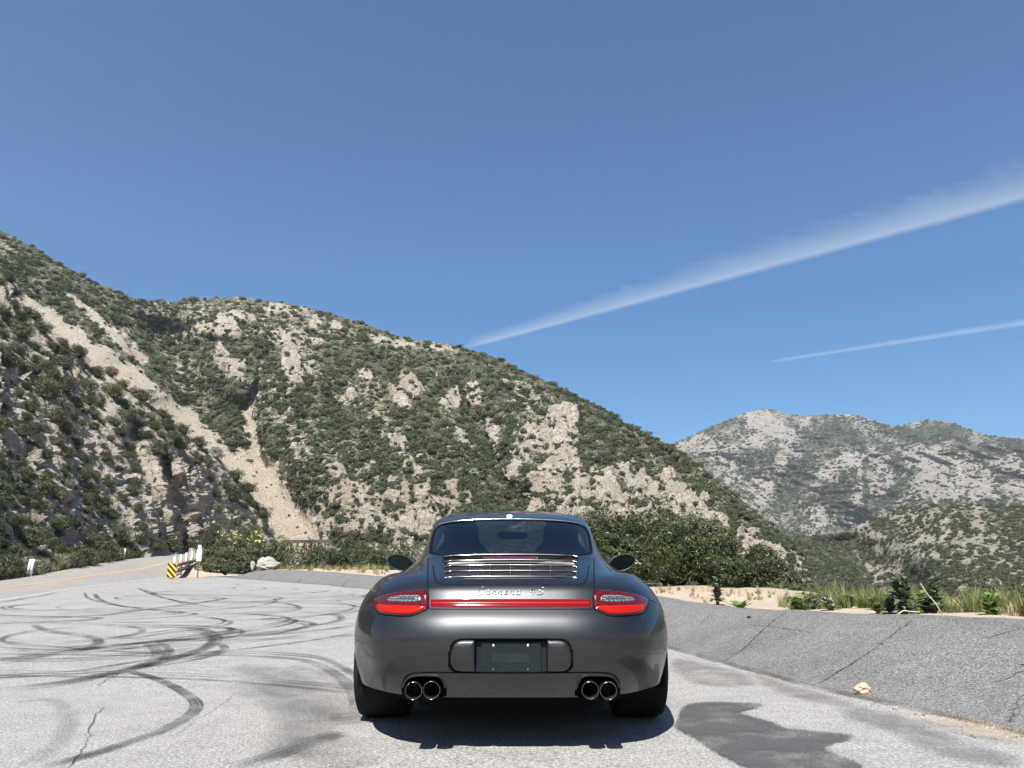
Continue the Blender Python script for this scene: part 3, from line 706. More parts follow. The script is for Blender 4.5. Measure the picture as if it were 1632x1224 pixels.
def scatter(name, L, n, xlim, rmin, rmax, seed, label, thin=None, dens=1.0, power=1.6, keep_bare=.03, occupied=None):
    rg = np.random.default_rng(seed)
    P, px, py, bare = sample_layer(L, n, rg, xlim)
    clump = fbm(np.stack([px / 30, py / 24, 0 * px], -1), 3, seed)
    clump2 = fbm(np.stack([px / 9, py / 8, 0 * px], -1), 2, seed + 5)
    p = np.clip(dens - bare * 1.1 + .55 * clump + 1.5 * clump2, np.where(bare > 1.05, .025, keep_bare), 1)
    if thin is not None: p = p * thin(px, py)
    k = rg.random(len(P)) < p
    if occupied is not None: k &= occupied(P)
    P, bare = P[k], bare[k]; m = len(P)
    r = (rmin + (rmax - rmin) * rg.random(m) ** power) * (1 - .45 * bare)
    scl = np.stack([r * rg.uniform(.85, 1.35, m), r * rg.uniform(.85, 1.25, m), r * rg.uniform(.65, 1.05, m)], -1)
    rot = np.stack([rg.uniform(-.15, .15, m), rg.uniform(-.15, .15, m), rg.uniform(0, 6.28, m)], -1)
    P = P.copy(); P[:, 2] -= .25 * r
    print(name, m)
    return instancer(name, P, scl, rot, rg.choice(7, m, p=[.25, .21, .2, .12, .09, .10, .03]), scrub, label, 'shrubs')

scatter('hillside_scrub', L2, 56000, (-150, 1330), .24, 1.05, 11, 'dark green chaparral covering the big hill across the canyon', power=2.2, keep_bare=.14)
scatter('right_hill_scrub', L4, 48000, (1190, 2300), .20, .85, 12, 'dark scrub dotting the hill on the right beyond the canyon', dens=.92, power=2.2, keep_bare=.16)
scatter('mountain_scrub', L3, 62000, (1040, 2500), .8, 2.6, 13, 'grey green scrub covering the far rocky mountain', dens=.85, power=2.0, keep_bare=.12)
scatter('slope_undergrowth', L1, 4600, (-850, 440), .10, .50, 14, 'low undergrowth between the shrubs on the rocky roadside slope', thin=lambda x, y: 1 - .8 * cliff_mask(x, y))

scatter('outlying_scrub', L1, 1500, (-850, -70), .35, 1.0, 15, 'scrub on the roadside slope beyond the left picture edge')
# --- shrubs on the near slope, one by one
big_shrub = []
for k, m in enumerate((leaf_dark, leaf_olive, leaf_dark, leaf_brown, leaf_olive, leaf_pale)):
    big_shrub.append(proto('slope_shrub', *leaf_cloud(2400, (1, 1, .85), .085, 200 + k, .55, .45, .62, .45), m))
KIND = {0: 'dark green', 2: 'dark green', 1: 'olive green', 4: 'olive green', 3: 'brownish dry', 5: 'pale sage grey'}
rg = np.random.default_rng(5)
cand = []
P, px, py, bare = sample_layer(L1, 9000, rg, (-60, 436))
for q in range(len(P)):
    if bare[q] > .62 and rg.random() > .04: continue
    if cliff_mask(px[q], py[q]) > .4 and rg.random() > .25: continue
    rpx = rg.uniform(11, 26) * (1 - .45 * bare[q]) * np.interp(P[q, 1], [35, 60, 110], [1.0, .85, .55])
    if all((px[q] - a) ** 2 + ((py[q] - b_) * 1.15) ** 2 > (.78 * (rpx + c_)) ** 2 for a, b_, c_, *_ in cand):
        cand.append((px[q], py[q], rpx, P[q], None))
    if len(cand) >= 250: break
def at_base(px, dpy=0):
    j = int(np.argmin(abs(L1.px - px))); return L1.P[min(2 + dpy, 30), j]
for px_, rpx, kd in [(8, 30, 0), (30, 26, 5), (18, 24, 0), (55, 16, 0), (105, 22, 4), (128, 24, 1), (150, 22, 4), (172, 20, 1), (190, 17, 4), (120, 26, 0), (160, 24, 2), (215, 12, 0), (90, 16, 5), (145, 14, 5), (-20, 34, 0), (-50, 30, 1)]:
    cand.append((px_, 0, rpx, at_base(px_, 3 + (kd in (0, 2, 5)) * 6), kd))
for px_, py_, rpx, P_, kd in cand:
    if kd is None: kd = int(rg.choice(6, p=[.36, .18, .26, .08, .10, .02]))
    r = rpx * P_[1] / FPX
    o = bpy.data.objects.new('slope_shrub', big_shrub[kd]); C.objects.link(o)
    o.location = (P_[0], P_[1] - .15 * r, P_[2] - .30 * r); o.scale = (r * rg.uniform(.9, 1.3), r * rg.uniform(.9, 1.2), r * rg.uniform(.8, 1.15)); o.rotation_euler = (0, 0, rg.uniform(0, 6.28))
    pp = topx(np.array(P_)); size = 'small' if r < .7 else ('middling' if r < 1.0 else 'large')
    zone = 'by the left picture edge' if pp[0] < 45 else ('left of the cliff cleft' if pp[0] < 200 else ('above the rock cut' if pp[1] < 740 else 'on the cliff face'))
    lev = 'beside the road' if pp[1] > 850 else ('low on the slope' if pp[1] > 770 else ('halfway up the slope' if pp[1] > 660 else ('high on the slope' if pp[1] > 560 else 'near the top of the slope')))
    tag(o, '%s %s shrub %s, %s' % (size, KIND[kd], lev, zone), 'shrub', KIND[kd] + ' shrubs on the roadside slope')
print('slope shrubs', len(cand))

# --- bushes near the lot
def bush(name, base, half, height, mat, label, n=9000, leaf=.045, seed=1, stems=9, group=None, flowers=0, lump=.62, fill=.7):
    t = empty(name, base); tag(t, label, 'bush', group)
    R3 = (half, half * .85, height / 1.62)
    V, Fs = leaf_cloud(n, R3, leaf, seed, .5, lump, .55, fill); obj('foliage', V, Fs, mat, t, smooth=False)
    rg = np.random.default_rng(seed)
    for k in range(stems):
        a = rg.uniform(0, 6.28); e = rg.uniform(.3, 1.0); e *= 1.25 if k % 3 == 0 else 1; tip = Vector((math.cos(a) * half * e * 1.02, math.sin(a) * half * .8 * e, height * rg.uniform(.75, 1.05) * (1 - .35 * e)))
        pts = [Vector((math.cos(a) * .05, math.sin(a) * .05, -.1)), tip * .45 + Vector((0, 0, height * .1)), tip * .8, tip]
        obj('stem', *tube(pts, [.02 * height, .013 * height, .008 * height, .003 * height], 5), bark_m, t)
    if flowers:
        V, Fs = leaf_cloud(flowers, (R3[0] * 1.02, R3[1] * 1.02, R3[2] * 1.04), leaf * .9, seed + 9, .9, lump, .5, .12, skip_core=True); obj('flowers', V, Fs, flower_m, t, smooth=False)
    return t
def gz(x, y): return float(shoulder(np.array([x]), np.array([y]))[0])
def bush_px(name, px, py_top, Y, half_px, mat, label, sink=.1, zbase=None, **kw):
    top = at(px, py_top, Y); zb = gz(top.x, Y) - sink if zbase is None else zbase
    return bush(name, (top.x, Y, zb), half_px * Y / FPX, top.z - zb, mat, label, **kw)
BG = 'leafy bushes behind the berm'
bush_px('leafy_bush', 985, 812, 15.0, 64, leaf_bush, 'tallest dark leafy bush, just right of the car behind the berm', n=17000, leaf=.036, seed=301)
bush_px('leafy_bush', 1066, 822, 15.8, 66, leaf_bush, 'broad dark leafy bush beside the sandy mound', n=17000, leaf=.036, seed=302)
bush_px('leafy_bush', 1134, 846, 15.4, 58, leaf_bush, 'mid height leafy bush sloping down behind the spiky weed', n=15000, leaf=.036, seed=303)
bush_px('leafy_bush', 1194, 884, 14.6, 52, leaf_bush, 'low leafy bush at the right end of the bushes, above the canyon', n=12000, leaf=.036, seed=304)
bush_px('leafy_bush', 1250, 915, 14.0, 46, leaf_olive, 'lowest olive bush tailing off above the canyon', n=6000, leaf=.045, seed=305, zbase=-.15)
bush_px('leafy_bush', 925, 858, 16.5, 46, leaf_bush, 'dark leafy bush half hidden by the right rear pillar of the car', n=6000, leaf=.05, seed=306)
for k, (px_, top, Y_, hw, m, lb) in enumerate([(1300, 952, 9.6, 34, leaf_olive, 'low olive scrub above the canyon, left of the tall weeds'), (1475, 948, 8.8, 30, leaf_olive, 'low olive scrub behind the dry grass, right of the tall weeds'), (1570, 938, 9.0, 36, leaf_olive, 'olive scrub behind the right hand grass'), (1640, 928, 9.0, 34, leaf_bush, 'dark scrub at the right edge behind the grass')]):
    bush_px('low_scrub', px_, top, Y_, hw, m, lb, n=3500, leaf=.026, seed=330 + k, stems=5, lump=.7, fill=.8, sink=.15)
# left, behind the far berm
bush_px('roadside_bush', 338, 858, 50, 20, leaf_dark, 'small dark round bush behind the white paddle sign', n=3000, leaf=.11, seed=311, zbase=.5)
bush_px('roadside_bush', 385, 851, 52, 34, leaf_olive, 'yellow flowering bush at the foot of the cliff', n=4000, leaf=.11, seed=312, zbase=.5, flowers=260)
bush_px('roadside_bush', 362, 878, 47, 30, leaf_olive, 'low olive bush left of the white boulder', n=4000, leaf=.10, seed=313, zbase=.45)
bush_px('roadside_bush', 395, 874, 48.5, 28, leaf_olive, 'low olive bush right behind the white boulder', n=4000, leaf=.10, seed=314, zbase=.45)
bush_px('roadside_bush', 440, 866, 48, 28, leaf_olive, 'rounded olive bush right of the white boulder', n=4000, leaf=.10, seed=315, zbase=.4)
bush_px('roadside_bush', 505, 866, 44, 34, leaf_dark, 'dark bush below the far guard rail', n=4500, leaf=.10, seed=316, zbase=.2)
bush_px('roadside_bush', 548, 868, 42, 34, leaf_dark, 'wide dark bush left of the car\'s left mirror', n=4500, leaf=.10, seed=317, zbase=.1)
bush_px('roadside_bush', 592, 876, 40, 26, leaf_olive, 'olive bush touching the car\'s left mirror', n=3500, leaf=.09, seed=318, zbase=.1)
bush_px('roadside_bush', 640, 872, 40, 30, leaf_dark, 'dark bush behind the car\'s left mirror', n=3500, leaf=.09, seed=319, zbase=0)

# --- leafy weeds on the berm's crest
def leaf_blade(base, dirv, length, width, droop=.35, seg=5, fold=.25):
    dirv = Vector(dirv).normalized(); side = dirv.cross(Vector((0, 0, 1)))
    if side.length < 1e-3: side = Vector((1, 0, 0))
    side.normalize(); upv = side.cross(dirv); V = []
    for i in range(seg + 1):
        t = i / seg; w = width * math.sin(math.pi * min(1, (.12 + .88 * t)) ** .9) * .5 if i < seg else .0005
        c = Vector(base) + dirv * length * t - Vector((0, 0, 1)) * droop * length * t * t
        V += [c - side * w + upv * w * fold, c, c + side * w + upv * w * fold]
    Fs = []
    for i in range(seg):
        a = i * 3; Fs += [(a, a + 1, a + 4, a + 3), (a + 1, a + 2, a + 5, a + 4)]
    return V, Fs
def weed(name, base, h, n, leaf_l, leaf_w, mat, label, seed, spread=.9, stem=True, rise=.5, droop=.35, stems=1):
    t = empty(name, base); tag(t, label, 'weed'); rg = np.random.default_rng(seed)
    for q in range(stems):
        la = rg.uniform(0, 6.28); le = 0 if stems == 1 else rg.uniform(.15, .5); hh = h * rg.uniform(.65, 1.05) if q else h
        ax = Vector((math.cos(la) * le, math.sin(la) * le, 1)).normalized()
        def on(z): return ax * z + Vector((.012 * math.sin(z * 30 + q), .012 * math.cos(z * 26 + q), 0))
        if stem:
            obj('stem', *tube([on(-.05), on(hh * .35), on(hh * .7), on(hh)], [.011, .009, .006, .003], 6), bark_m, t)
        for k in range(n):
            f = (k + rg.uniform(.1, .9)) / n; a = k * 2.4 + rg.uniform(-.5, .5); c = on(hh * (.10 + .9 * f)) if stem else Vector((0, 0, .01))
            el = rise + .6 * f + rg.uniform(-.35, .35); L = leaf_l * rg.uniform(.65, 1.1) * (1.1 - .55 * f if stem else 1)
            obj('leaf', *leaf_blade(c, (math.cos(a) * spread, math.sin(a) * spread, el), L, leaf_w * rg.uniform(.7, 1.2), droop * rg.uniform(.4, 1.8)), mat, t)
    return t
def crest_at(px, Y, back=0):
    x = at(px, 950, Y).x; return (x, Y, gz(x, Y))
_cp = topx(np.c_[crest, crest_h + g(base_curve[:, 1])]); _ok = crest[:, 1] > 3.5
def rim_at(px, back):
    """point a given distance behind the berm's crest"""
    i = int(np.argmin(np.where(_ok, abs(_cp[:, 0] - px), 1e9))); q = crest[i] + nrmB[i] * back; return (q[0], q[1], gz(q[0], q[1]) - .01)
weed('bushy_weed', crest_at(1143, 10.6), .36, 16, .15, .06, leaf_blue, 'dark bushy weed standing on the sandy mound', 401, stems=5)
weed('broadleaf_weed', rim_at(1163, .10), .1, 17, .21, .085, leaf_green, 'bright green broadleaf rosette at the edge of the berm', 402, stem=False, rise=.75, droop=.25)
weed('broadleaf_weed', rim_at(1240, .30), .16, 12, .20, .075, leaf_green, 'pale green broadleaf weed right of the bright rosette', 403, rise=.7, stems=3)
weed('broadleaf_weed', rim_at(1270, .35), .14, 12, .18, .06, leaf_pale, 'silvery broadleaf weed in the dry grass', 408, rise=.8, stems=3)
weed('tall_weed', rim_at(1388, .40), .42, 15, .20, .065, leaf_blue, 'tallest blue green leafy weed on the right crest of the berm', 404, rise=.5, stems=5)
weed('tall_weed', rim_at(1358, .40), .20, 12, .16, .055, leaf_blue, 'short blue green weed left of the tallest one', 405, rise=.5, stems=4)
weed('tall_weed', rim_at(1440, .40), .33, 14, .17, .06, leaf_blue, 'blue green weed between the tallest one and the grass', 406, rise=.6, stems=4)
weed('tall_weed', rim_at(1413, .45), .20, 12, .15, .06, leaf_green, 'low green weed between two blue green weeds', 407, rise=.5, stems=4)
weed('tall_weed', rim_at(1612, .55), .36, 14, .14, .04, leaf_green, 'tall green weed in the grass at the right edge', 409, rise=.8, stems=6)
weed('tall_weed', rim_at(1545, .7), .22, 14, .13, .04, leaf_green, 'slender green weed in the middle of the right grass', 410, rise=.8, stems=5)
weed('tall_weed', rim_at(1495, .6), .20, 12, .13, .05, leaf_green, 'low green weed at the left end of the right grass', 411, rise=.6, stems=5)
rgw = np.random.default_rng(432)
for k in range(14):
    weed('fringe_weed', rim_at(rgw.uniform(1195, 1640), rgw.uniform(.25, .8)), rgw.uniform(.06, .16), 9, rgw.uniform(.08, .14), rgw.uniform(.03, .05), (leaf_green, leaf_blue, leaf_olive)[k % 3], 'low weed in the fringe along the crest of the right berm', 440 + k, rise=.7, stems=3)['group'] = 'low weeds along the right crest'
# dry twig lying by the weeds
p0 = Vector(rim_at(1404, .18)); tw = obj('dry_twig', *tube([p0 + Vector(q) for q in ((-.02, 0, .01), (.05, .02, .045), (.13, .0, .035), (.22, -.03, .03), (.30, -.04, .005))], [.006, .006, .005, .005, .003], 6), simple('bleached_wood', (.42, .36, .30), .9, noise=.3)); tag(tw, 'pale bare twig lying below the tall weeds', 'twig')
p0 = Vector(rim_at(1458, .3)); tw = obj('dry_twig', *tube([p0 + Vector(q) for q in ((0, 0, -.02), (-.05, .02, .10), (-.11, .03, .18), (-.16, .03, .27))], [.006, .005, .004, .002], 6), bpy.data.materials['bleached_wood']); tag(tw, 'pale twig leaning up between the blue green weeds', 'twig')

# --- grass
def tuft(n, h, w, seed, lean=.5, seeds=False):
    rg = np.random.default_rng(seed); V, Fs = [], []
    for k in range(n):
        a = rg.uniform(0, 6.28); r = rg.uniform(0, .22); H = h * rg.uniform(.5, 1.1); le = rg.uniform(.05, lean); a2 = a + rg.uniform(-.8, .8); o = len(V)
        c = Vector((r * math.cos(a), r * math.sin(a), -.03)); s = Vector((-math.sin(a2), math.cos(a2), 0))
        for i, t in enumerate((0, .4, .75, 1)):
            q = c + Vector((math.cos(a2) * le * H * t ** 1.8, math.sin(a2) * le * H * t ** 1.8, H * t * (1 - .2 * le * t))); ww = w * (1, .8, .5, .08)[i]
            V += [q - s * ww, q + s * ww]
        Fs += [(o + 2 * i, o + 2 * i + 1, o + 2 * i + 3, o + 2 * i + 2) for i in range(3)]
    return V, Fs
tufts = [proto('tuft_a', *tuft(46, 1, .012, 1), grass_m), proto('tuft_b', *tuft(40, 1, .012, 2, .8), straw_m), proto('tuft_c', *tuft(50, .8, .014, 3, .7), grass_m), proto('tuft_d', *tuft(30, .7, .010, 4, 1.0), straw_m)]
def grass(name, pts, hmin, hmax, probs, seed, label):
    rg = np.random.default_rng(seed); m = len(pts); h = hmin + (hmax - hmin) * rg.random(m) ** 1.5
    return instancer(name, pts, np.stack([h * rg.uniform(.8, 1.4, m), h * rg.uniform(.8, 1.4, m), h], -1), np.stack([rg.uniform(-.2, .2, m), rg.uniform(-.2, .2, m), rg.uniform(0, 6.28, m)], -1), rg.choice(4, m, p=probs), tufts, label, 'grass')
def spread(n, pxr, Yr, seed, keep=None):
    rg = np.random.default_rng(seed); px = rg.uniform(*pxr, n); Y = rg.uniform(*Yr, n)
    X = np.array([at(a, 950, b_).x for a, b_ in zip(px, Y)]); Z = shoulder(X, Y); P = np.stack([X, Y, Z], -1)
    bc = base_curve[::4]; k = ((P[:, None, :2] - bc) ** 2).sum(-1).argmin(1); off = np.einsum('ij,ij->i', P[:, :2] - bc[k], nrmB[::4][k]) - bw[::4][k]
    ok = off > .25
    if keep is not None: ok &= keep(px, off, rg)
    return P[ok]
grass('canyon_edge_grass', np.vstack([spread(650, (1450, 1950), (6.9, 9.2), 51, lambda px, o, r: (o > .65) & (r.random(len(px)) < np.interp(px, [1470, 1560, 1640], [.35, .8, 1]))), spread(420, (1235, 1500), (7.4, 10.5), 52, lambda px, o, r: o > .55)]), .06, .30, [.48, .08, .37, .07], 53, 'yellow green grass along the canyon edge on the right')
grass('mound_grass', np.vstack([spread(60, (1045, 1125), (10.5, 14.5), 54), spread(90, (1120, 1240), (9.5, 13), 55, lambda px, o, r: o > 1.0)]), .04, .12, [.3, .35, .15, .2], 56, 'short dry grass on the sandy mound right of the car')
grass('far_berm_grass', np.vstack([spread(520, (400, 620), (26, 46), 57, lambda px, o, r: (o > .5) & (o < 5)), spread(160, (318, 420), (40, 47), 58, lambda px, o, r: o < 5)]), .12, .38, [.22, .4, .13, .25], 59, 'dry grass on the shoulder behind the far berm')
rgv = np.random.default_rng(60); vv = []
for k in range(1500):
    px_ = rgv.uniform(-250, 205); j = int(np.argmin(abs(L1.px - px_))); q = L1.P[0, j].copy(); f = rgv.random() ** 1.3
    q = q * (1 - f) + L1.P[int(4 + 14 * np.interp(px_, [0, 100, 200], [1.3, 1, .5])), j] * f
    u = rgv.uniform(0, .03); q[:2] *= 1 - u; vv.append(q)
grass('verge_grass', np.array(vv), .15, .55, [.25, .42, .13, .20], 61, 'dry straw coloured grass along the left edge of the road')
# ================================================================== the car
CAR_Y, CAR_X = 3.92, -0.006                    # world place of the tail's middle
paint, nt, b = mat_new('grey_metallic_paint')
N = NT(nt)
b.inputs['Base Color'].default_value = (0.051, 0.053, 0.056, 1); b.inputs['Metallic'].default_value = 1.0; b.inputs['Roughness'].default_value = 0.36
b.inputs['Coat Weight'].default_value = 0.6; b.inputs['Coat Roughness'].default_value = 0.025
tc = N.n('ShaderNodeTexCoord')
fl = N.noise(tc.outputs['Object'], 900, 2); fl2 = N.noise(tc.outputs['Object'], 9, 4)
N.l(N.math('ADD', N.math('MULTIPLY', fl, 0.06), N.math('ADD', N.math('MULTIPLY', fl2, 0.03), 0.395)), b.inputs['Roughness'])
black_gap = simple('black_gap', (0.003, 0.003, 0.0035), 0.8, spec=0.1)
black_plastic = simple('black_plastic', (0.012, 0.012, 0.013), 0.45, noise=0.2)
rubber = simple('tyre_rubber', (0.010, 0.010, 0.011), 0.8, spec=.2, noise=0.3, nscale=60, bump=0.1)
chrome = simple('chrome', (0.60, 0.61, 0.63), 0.16, 1.0)
satin = simple('satin_silver', (0.55, 0.56, 0.58), 0.3, 1.0)
alloy = simple('alloy_rim', (0.42, 0.43, 0.44), 0.32, 1.0)
leather = simple('black_leather', (0.015, 0.015, 0.017), 0.5, noise=0.2)
soot = simple('sooty_steel', (0.012, 0.012, 0.012), 0.7, 0.3)
glass, nt, b = mat_new('tinted_glass'); N = NT(nt)
tr = N.n('ShaderNodeBsdfTransparent'); tr.inputs[0].default_value = (0.44, 0.50, 0.51, 1)
gl = N.n('ShaderNodeBsdfGlossy'); gl.inputs['Roughness'].default_value = 0.01; gl.inputs[0].default_value = (1, 1, 1, 1)
fr = N.n('ShaderNodeFresnel'); fr.inputs[0].default_value = 1.55; mx = N.n('ShaderNodeMixShader')
N.l(N.math('MULTIPLY', fr.outputs[0], .55, True), mx.inputs[0]); N.l(tr.outputs[0], mx.inputs[1]); N.l(gl.outputs[0], mx.inputs[2])
N.l(mx.outputs[0], nt.nodes['Material Output'].inputs[0])
mirror_glass = simple('mirror_glass', (0.035, 0.055, 0.06), 0.02, 1.0)
red_dark = simple('dark_red_lens', (0.16, 0.002, 0.004), 0.12, coat=1.0, spec=0.6)
red_bright = simple('bright_red_lens', (0.27, 0.006, 0.002), 0.2, coat=.1, spec=0.3)
red_strip = simple('red_strip_lens', (0.12, 0.001, 0.002), 0.10, coat=.4, spec=0.5)
# rows of little lamp cells behind a clear cover
cells, nt, b = mat_new('clear_lamp_cells'); N = NT(nt); uvn = N.n('ShaderNodeTexCoord')
mp = N.mapping(uvn.outputs['Object'], (95, 95, 95))
ck = N.voro(mp, 1.0, 'F1', 'Distance', 0.15)
N.l(N.ramp(ck, [(0.0, 0.30), (0.3, 0.16), (0.6, 0.02)]), b.inputs['Base Color']); b.inputs['Roughness'].default_value = 0.2; b.inputs['Coat Weight'].default_value = 1
red_cells, nt, b = mat_new('red_lamp_cells'); N = NT(nt); uvn = N.n('ShaderNodeTexCoord')
mp = N.mapping(uvn.outputs['Object'], (85, 85, 85))
ck = N.voro(mp, 1.0, 'F1', 'Distance', 0.2)
N.l(N.ramp(ck, [(0.0, (0.34, 0.07, 0.06)), (0.14, (0.12, 0.002, 0.003)), (0.6, (0.035, 0.0006, 0.0015))]), b.inputs['Base Color']); b.inputs['Roughness'].default_value = 0.14; b.inputs['Coat Weight'].default_value = .4

car = empty('sports_car', (CAR_X, CAR_Y, 0))
tag(car, 'grey metallic sports coupe parked on the pale asphalt, seen from behind', 'car')

# control net: rows run from the tail's lower lip over the roof to the front lip, columns from the middle to the sill
NET = [
 ([0, .215, .42, .56, .67, .765, .825, .855, .865], [.15, .15, .165, .225, .32, .45, .60, .72, .82], [.244, .244, .246, .250, .254, .254, .25, .24, .225]),
 ([0, .215, .42, .60, .725, .825, .875, .893, .880], [.022, .024, .050, .135, .27, .46, .64, .79, .92], [.392, .392, .392, .390, .388, .38, .365, .315, .22]),
 ([0, .215, .42, .605, .735, .838, .893, .914, .888], [.0, .004, .030, .115, .25, .44, .65, .84, 1.02], [.470, .470, .470, .470, .470, .465, .455, .37, .215]),
 ([0, .215, .42, .60, .735, .842, .898, .921, .888], [.0, .005, .033, .12, .255, .455, .69, .93, 1.14], [.550, .550, .550, .552, .553, .548, .525, .41, .20]),
 ([0, .215, .42, .59, .72, .832, .893, .922, .888], [.030, .035, .066, .152, .285, .485, .74, 1.03, 1.28], [.622, .622, .622, .626, .630, .624, .588, .43, .195]),
 ([0, .215, .41, .575, .705, .816, .885, .920, .885], [.080, .085, .116, .20, .335, .535, .80, 1.14, 1.42], [.682, .682, .682, .686, .692, .684, .628, .43, .19]),
 ([0, .215, .41, .565, .690, .800, .876, .916, .885], [.112, .117, .150, .24, .385, .60, .88, 1.25, 1.56], [.738, .738, .738, .742, .744, .728, .655, .43, .19]),
 ([0, .215, .41, .555, .675, .785, .868, .911, .885], [.152, .158, .196, .32, .50, .72, 1.0, 1.38, 1.70], [.774, .773, .771, .782, .788, .765, .675, .43, .19]),
 ([0, .215, .42, .550, .660, .770, .860, .902, .880], [.43, .436, .485, .60, .745, .92, 1.16, 1.52, 1.82], [.856, .855, .844, .832, .820, .784, .685, .43, .19]),
 ([0, .23, .455, .550, .645, .752, .850, .892, .875], [.80, .806, .85, .92, 1.02, 1.13, 1.32, 1.68, 1.95], [.945, .942, .926, .878, .838, .794, .688, .43, .19]),
 ([0, .24, .478, .556, .635, .737, .840, .882, .870], [1.17, 1.175, 1.21, 1.25, 1.30, 1.38, 1.52, 1.82, 2.06], [1.070, 1.064, 1.030, .950, .865, .800, .688, .43, .19]),
 ([0, .27, .503, .568, .635, .725, .830, .876, .865], [1.60, 1.60, 1.62, 1.65, 1.70, 1.75, 1.82, 2.02, 2.2], [1.190, 1.184, 1.146, 1.040, .888, .804, .688, .43, .19]),
 ([0, .295, .520, .585, .652, .722, .822, .872, .860], [2.20, 2.20, 2.21, 2.22, 2.23, 2.25, 2.28, 2.36, 2.42], [1.262, 1.256, 1.208, 1.075, .893, .810, .688, .43, .19]),
 ([0, .27, .490, .575, .660, .722, .818, .868, .857], [2.75, 2.75, 2.75, 2.76, 2.77, 2.78, 2.78, 2.78, 2.76], [1.232, 1.222, 1.160, 1.040, .888, .810, .685, .43, .19]),
 ([0, .30, .555, .632, .688, .732, .822, .868, .857], [3.10, 3.08, 3.02, 2.99, 2.99, 3.0, 3.02, 3.04, 3.02], [1.055, 1.045, .992, .915, .862, .812, .685, .43, .19]),
 ([0, .30, .550, .632, .690, .745, .832, .872, .860], [3.44, 3.41, 3.32, 3.29, 3.28, 3.28, 3.28, 3.28, 3.26], [.868, .862, .848, .842, .832, .802, .682, .43, .19]),
 ([0, .28, .480, .580, .670, .755, .840, .876, .862], [3.85, 3.84, 3.78, 3.74, 3.71, 3.68, 3.62, 3.56, 3.5], [.752, .752, .757, .775, .785, .762, .66, .42, .19]),
 ([0, .27, .470, .570, .660, .742, .820, .860, .852], [4.22, 4.21, 4.16, 4.10, 4.05, 4.0, 3.93, 3.82, 3.74], [.625, .625, .632, .650, .660, .640, .57, .40, .19]),
 ([0, .25, .450, .570, .670, .750, .810, .842, .835], [4.42, 4.41, 4.36, 4.29, 4.20, 4.10, 4.0, 3.93, 3.9], [.45, .45, .45, .452, .45, .44, .42, .34, .19]),
 ([0, .25, .450, .560, .650, .720, .770, .800, .805], [4.34, 4.33, 4.28, 4.21, 4.13, 4.06, 4.03, 4.01, 4.02], [.20, .20, .20, .20, .20, .20, .20, .195, .185]),
]
def net_array():
    rows = []
    for xs, ys, zs in NET:
        r = [(x if x < .6 else .6 + (x - .6) * .875, y, z) for x, y, z in zip(xs, ys, zs)]
        rows.append([(-x, y, z) for x, y, z in r[:0:-1]] + r)
    return np.array(rows)                      # (20, 17, 3)

def spline_eval(t, P, q):
    """natural cubic spline through P (n, k) at knots t, evaluated at q"""
    n = len(t); h = np.diff(t); A = np.zeros((n, n)); B = np.zeros((n, P.shape[1])); A[0, 0] = A[-1, -1] = 1
    for i in range(1, n - 1):
        A[i, i - 1] = h[i - 1]; A[i, i] = 2 * (h[i - 1] + h[i]); A[i, i + 1] = h[i]
        B[i] = 6 * ((P[i + 1] - P[i]) / h[i] - (P[i] - P[i - 1]) / h[i - 1])
    M = np.linalg.solve(A, B); k = np.clip(np.searchsorted(t, q, side='right') - 1, 0, n - 2)
    d = (q - t[k])[:, None]; H = h[k][:, None]; e = H - d
    return (M[k] * e ** 3 + M[k + 1] * d ** 3) / (6 * H) + (P[k] / H - M[k] * H / 6) * e + (P[k + 1] / H - M[k + 1] * H / 6) * d

net = net_array()
tr_ = np.r_[0, np.cumsum(np.linalg.norm(np.diff(net[:, 4:13], axis=0), axis=2).mean(1))]
tc_ = np.r_[0, np.cumsum(np.linalg.norm(np.diff(net[2:14], axis=1), axis=2).mean(0))]
qr = np.concatenate([np.linspace(tr_[0], tr_[9], 281)[:-1], np.linspace(tr_[9], tr_[11], 101)[:-1], np.linspace(tr_[11], tr_[-1], 171)])
qc = np.linspace(tc_[0], tc_[-1], 421)
nr, nc = len(qr), len(qc)
S1 = spline_eval(tr_, net.reshape(len(net), -1), qr).reshape(nr, 17, 3)
SURF = spline_eval(tc_, S1.transpose(1, 0, 2).reshape(17, -1), qc).reshape(nc, nr, 3).transpose(1, 0, 2)
row_id = np.interp(qr, tr_, np.arange(len(tr_)))[:, None] * np.ones((1, nc))
col_id = np.abs(np.interp(qc, tc_, np.arange(17)) - 8)[None, :] * np.ones((nr, 1))
bodyV = SURF.reshape(-1, 3); bodyF = grid_faces(nr, nc)
OFF = np.array([CAR_X, CAR_Y, 0.0])
bvh = BVHTree.FromPolygons([Vector(v) for v in SURF[::2, ::2].reshape(-1, 3)], [tuple(map(int, f)) for f in grid_faces(*SURF[::2, ::2].shape[:2])])
CAMV = Vector((0, 0, CAM_H)) - Vector(OFF)

def hit(px, py):
    """point and outward normal where the sight line of a pixel meets the body"""
    loc, nrm, _, _ = bvh.ray_cast(CAMV, ray(px, py))
    if loc is None:
        loc, nrm, _, _ = bvh.find_nearest(CAMV + ray(px, py) * 4.6)
    if nrm.dot(loc - CAMV) > 0: nrm = -nrm
    return loc, nrm

MX = 814.3                                      # mirror axis of the car in the photograph
def mir(poly): return [(2 * MX - x, y) for x, y in poly][::-1]

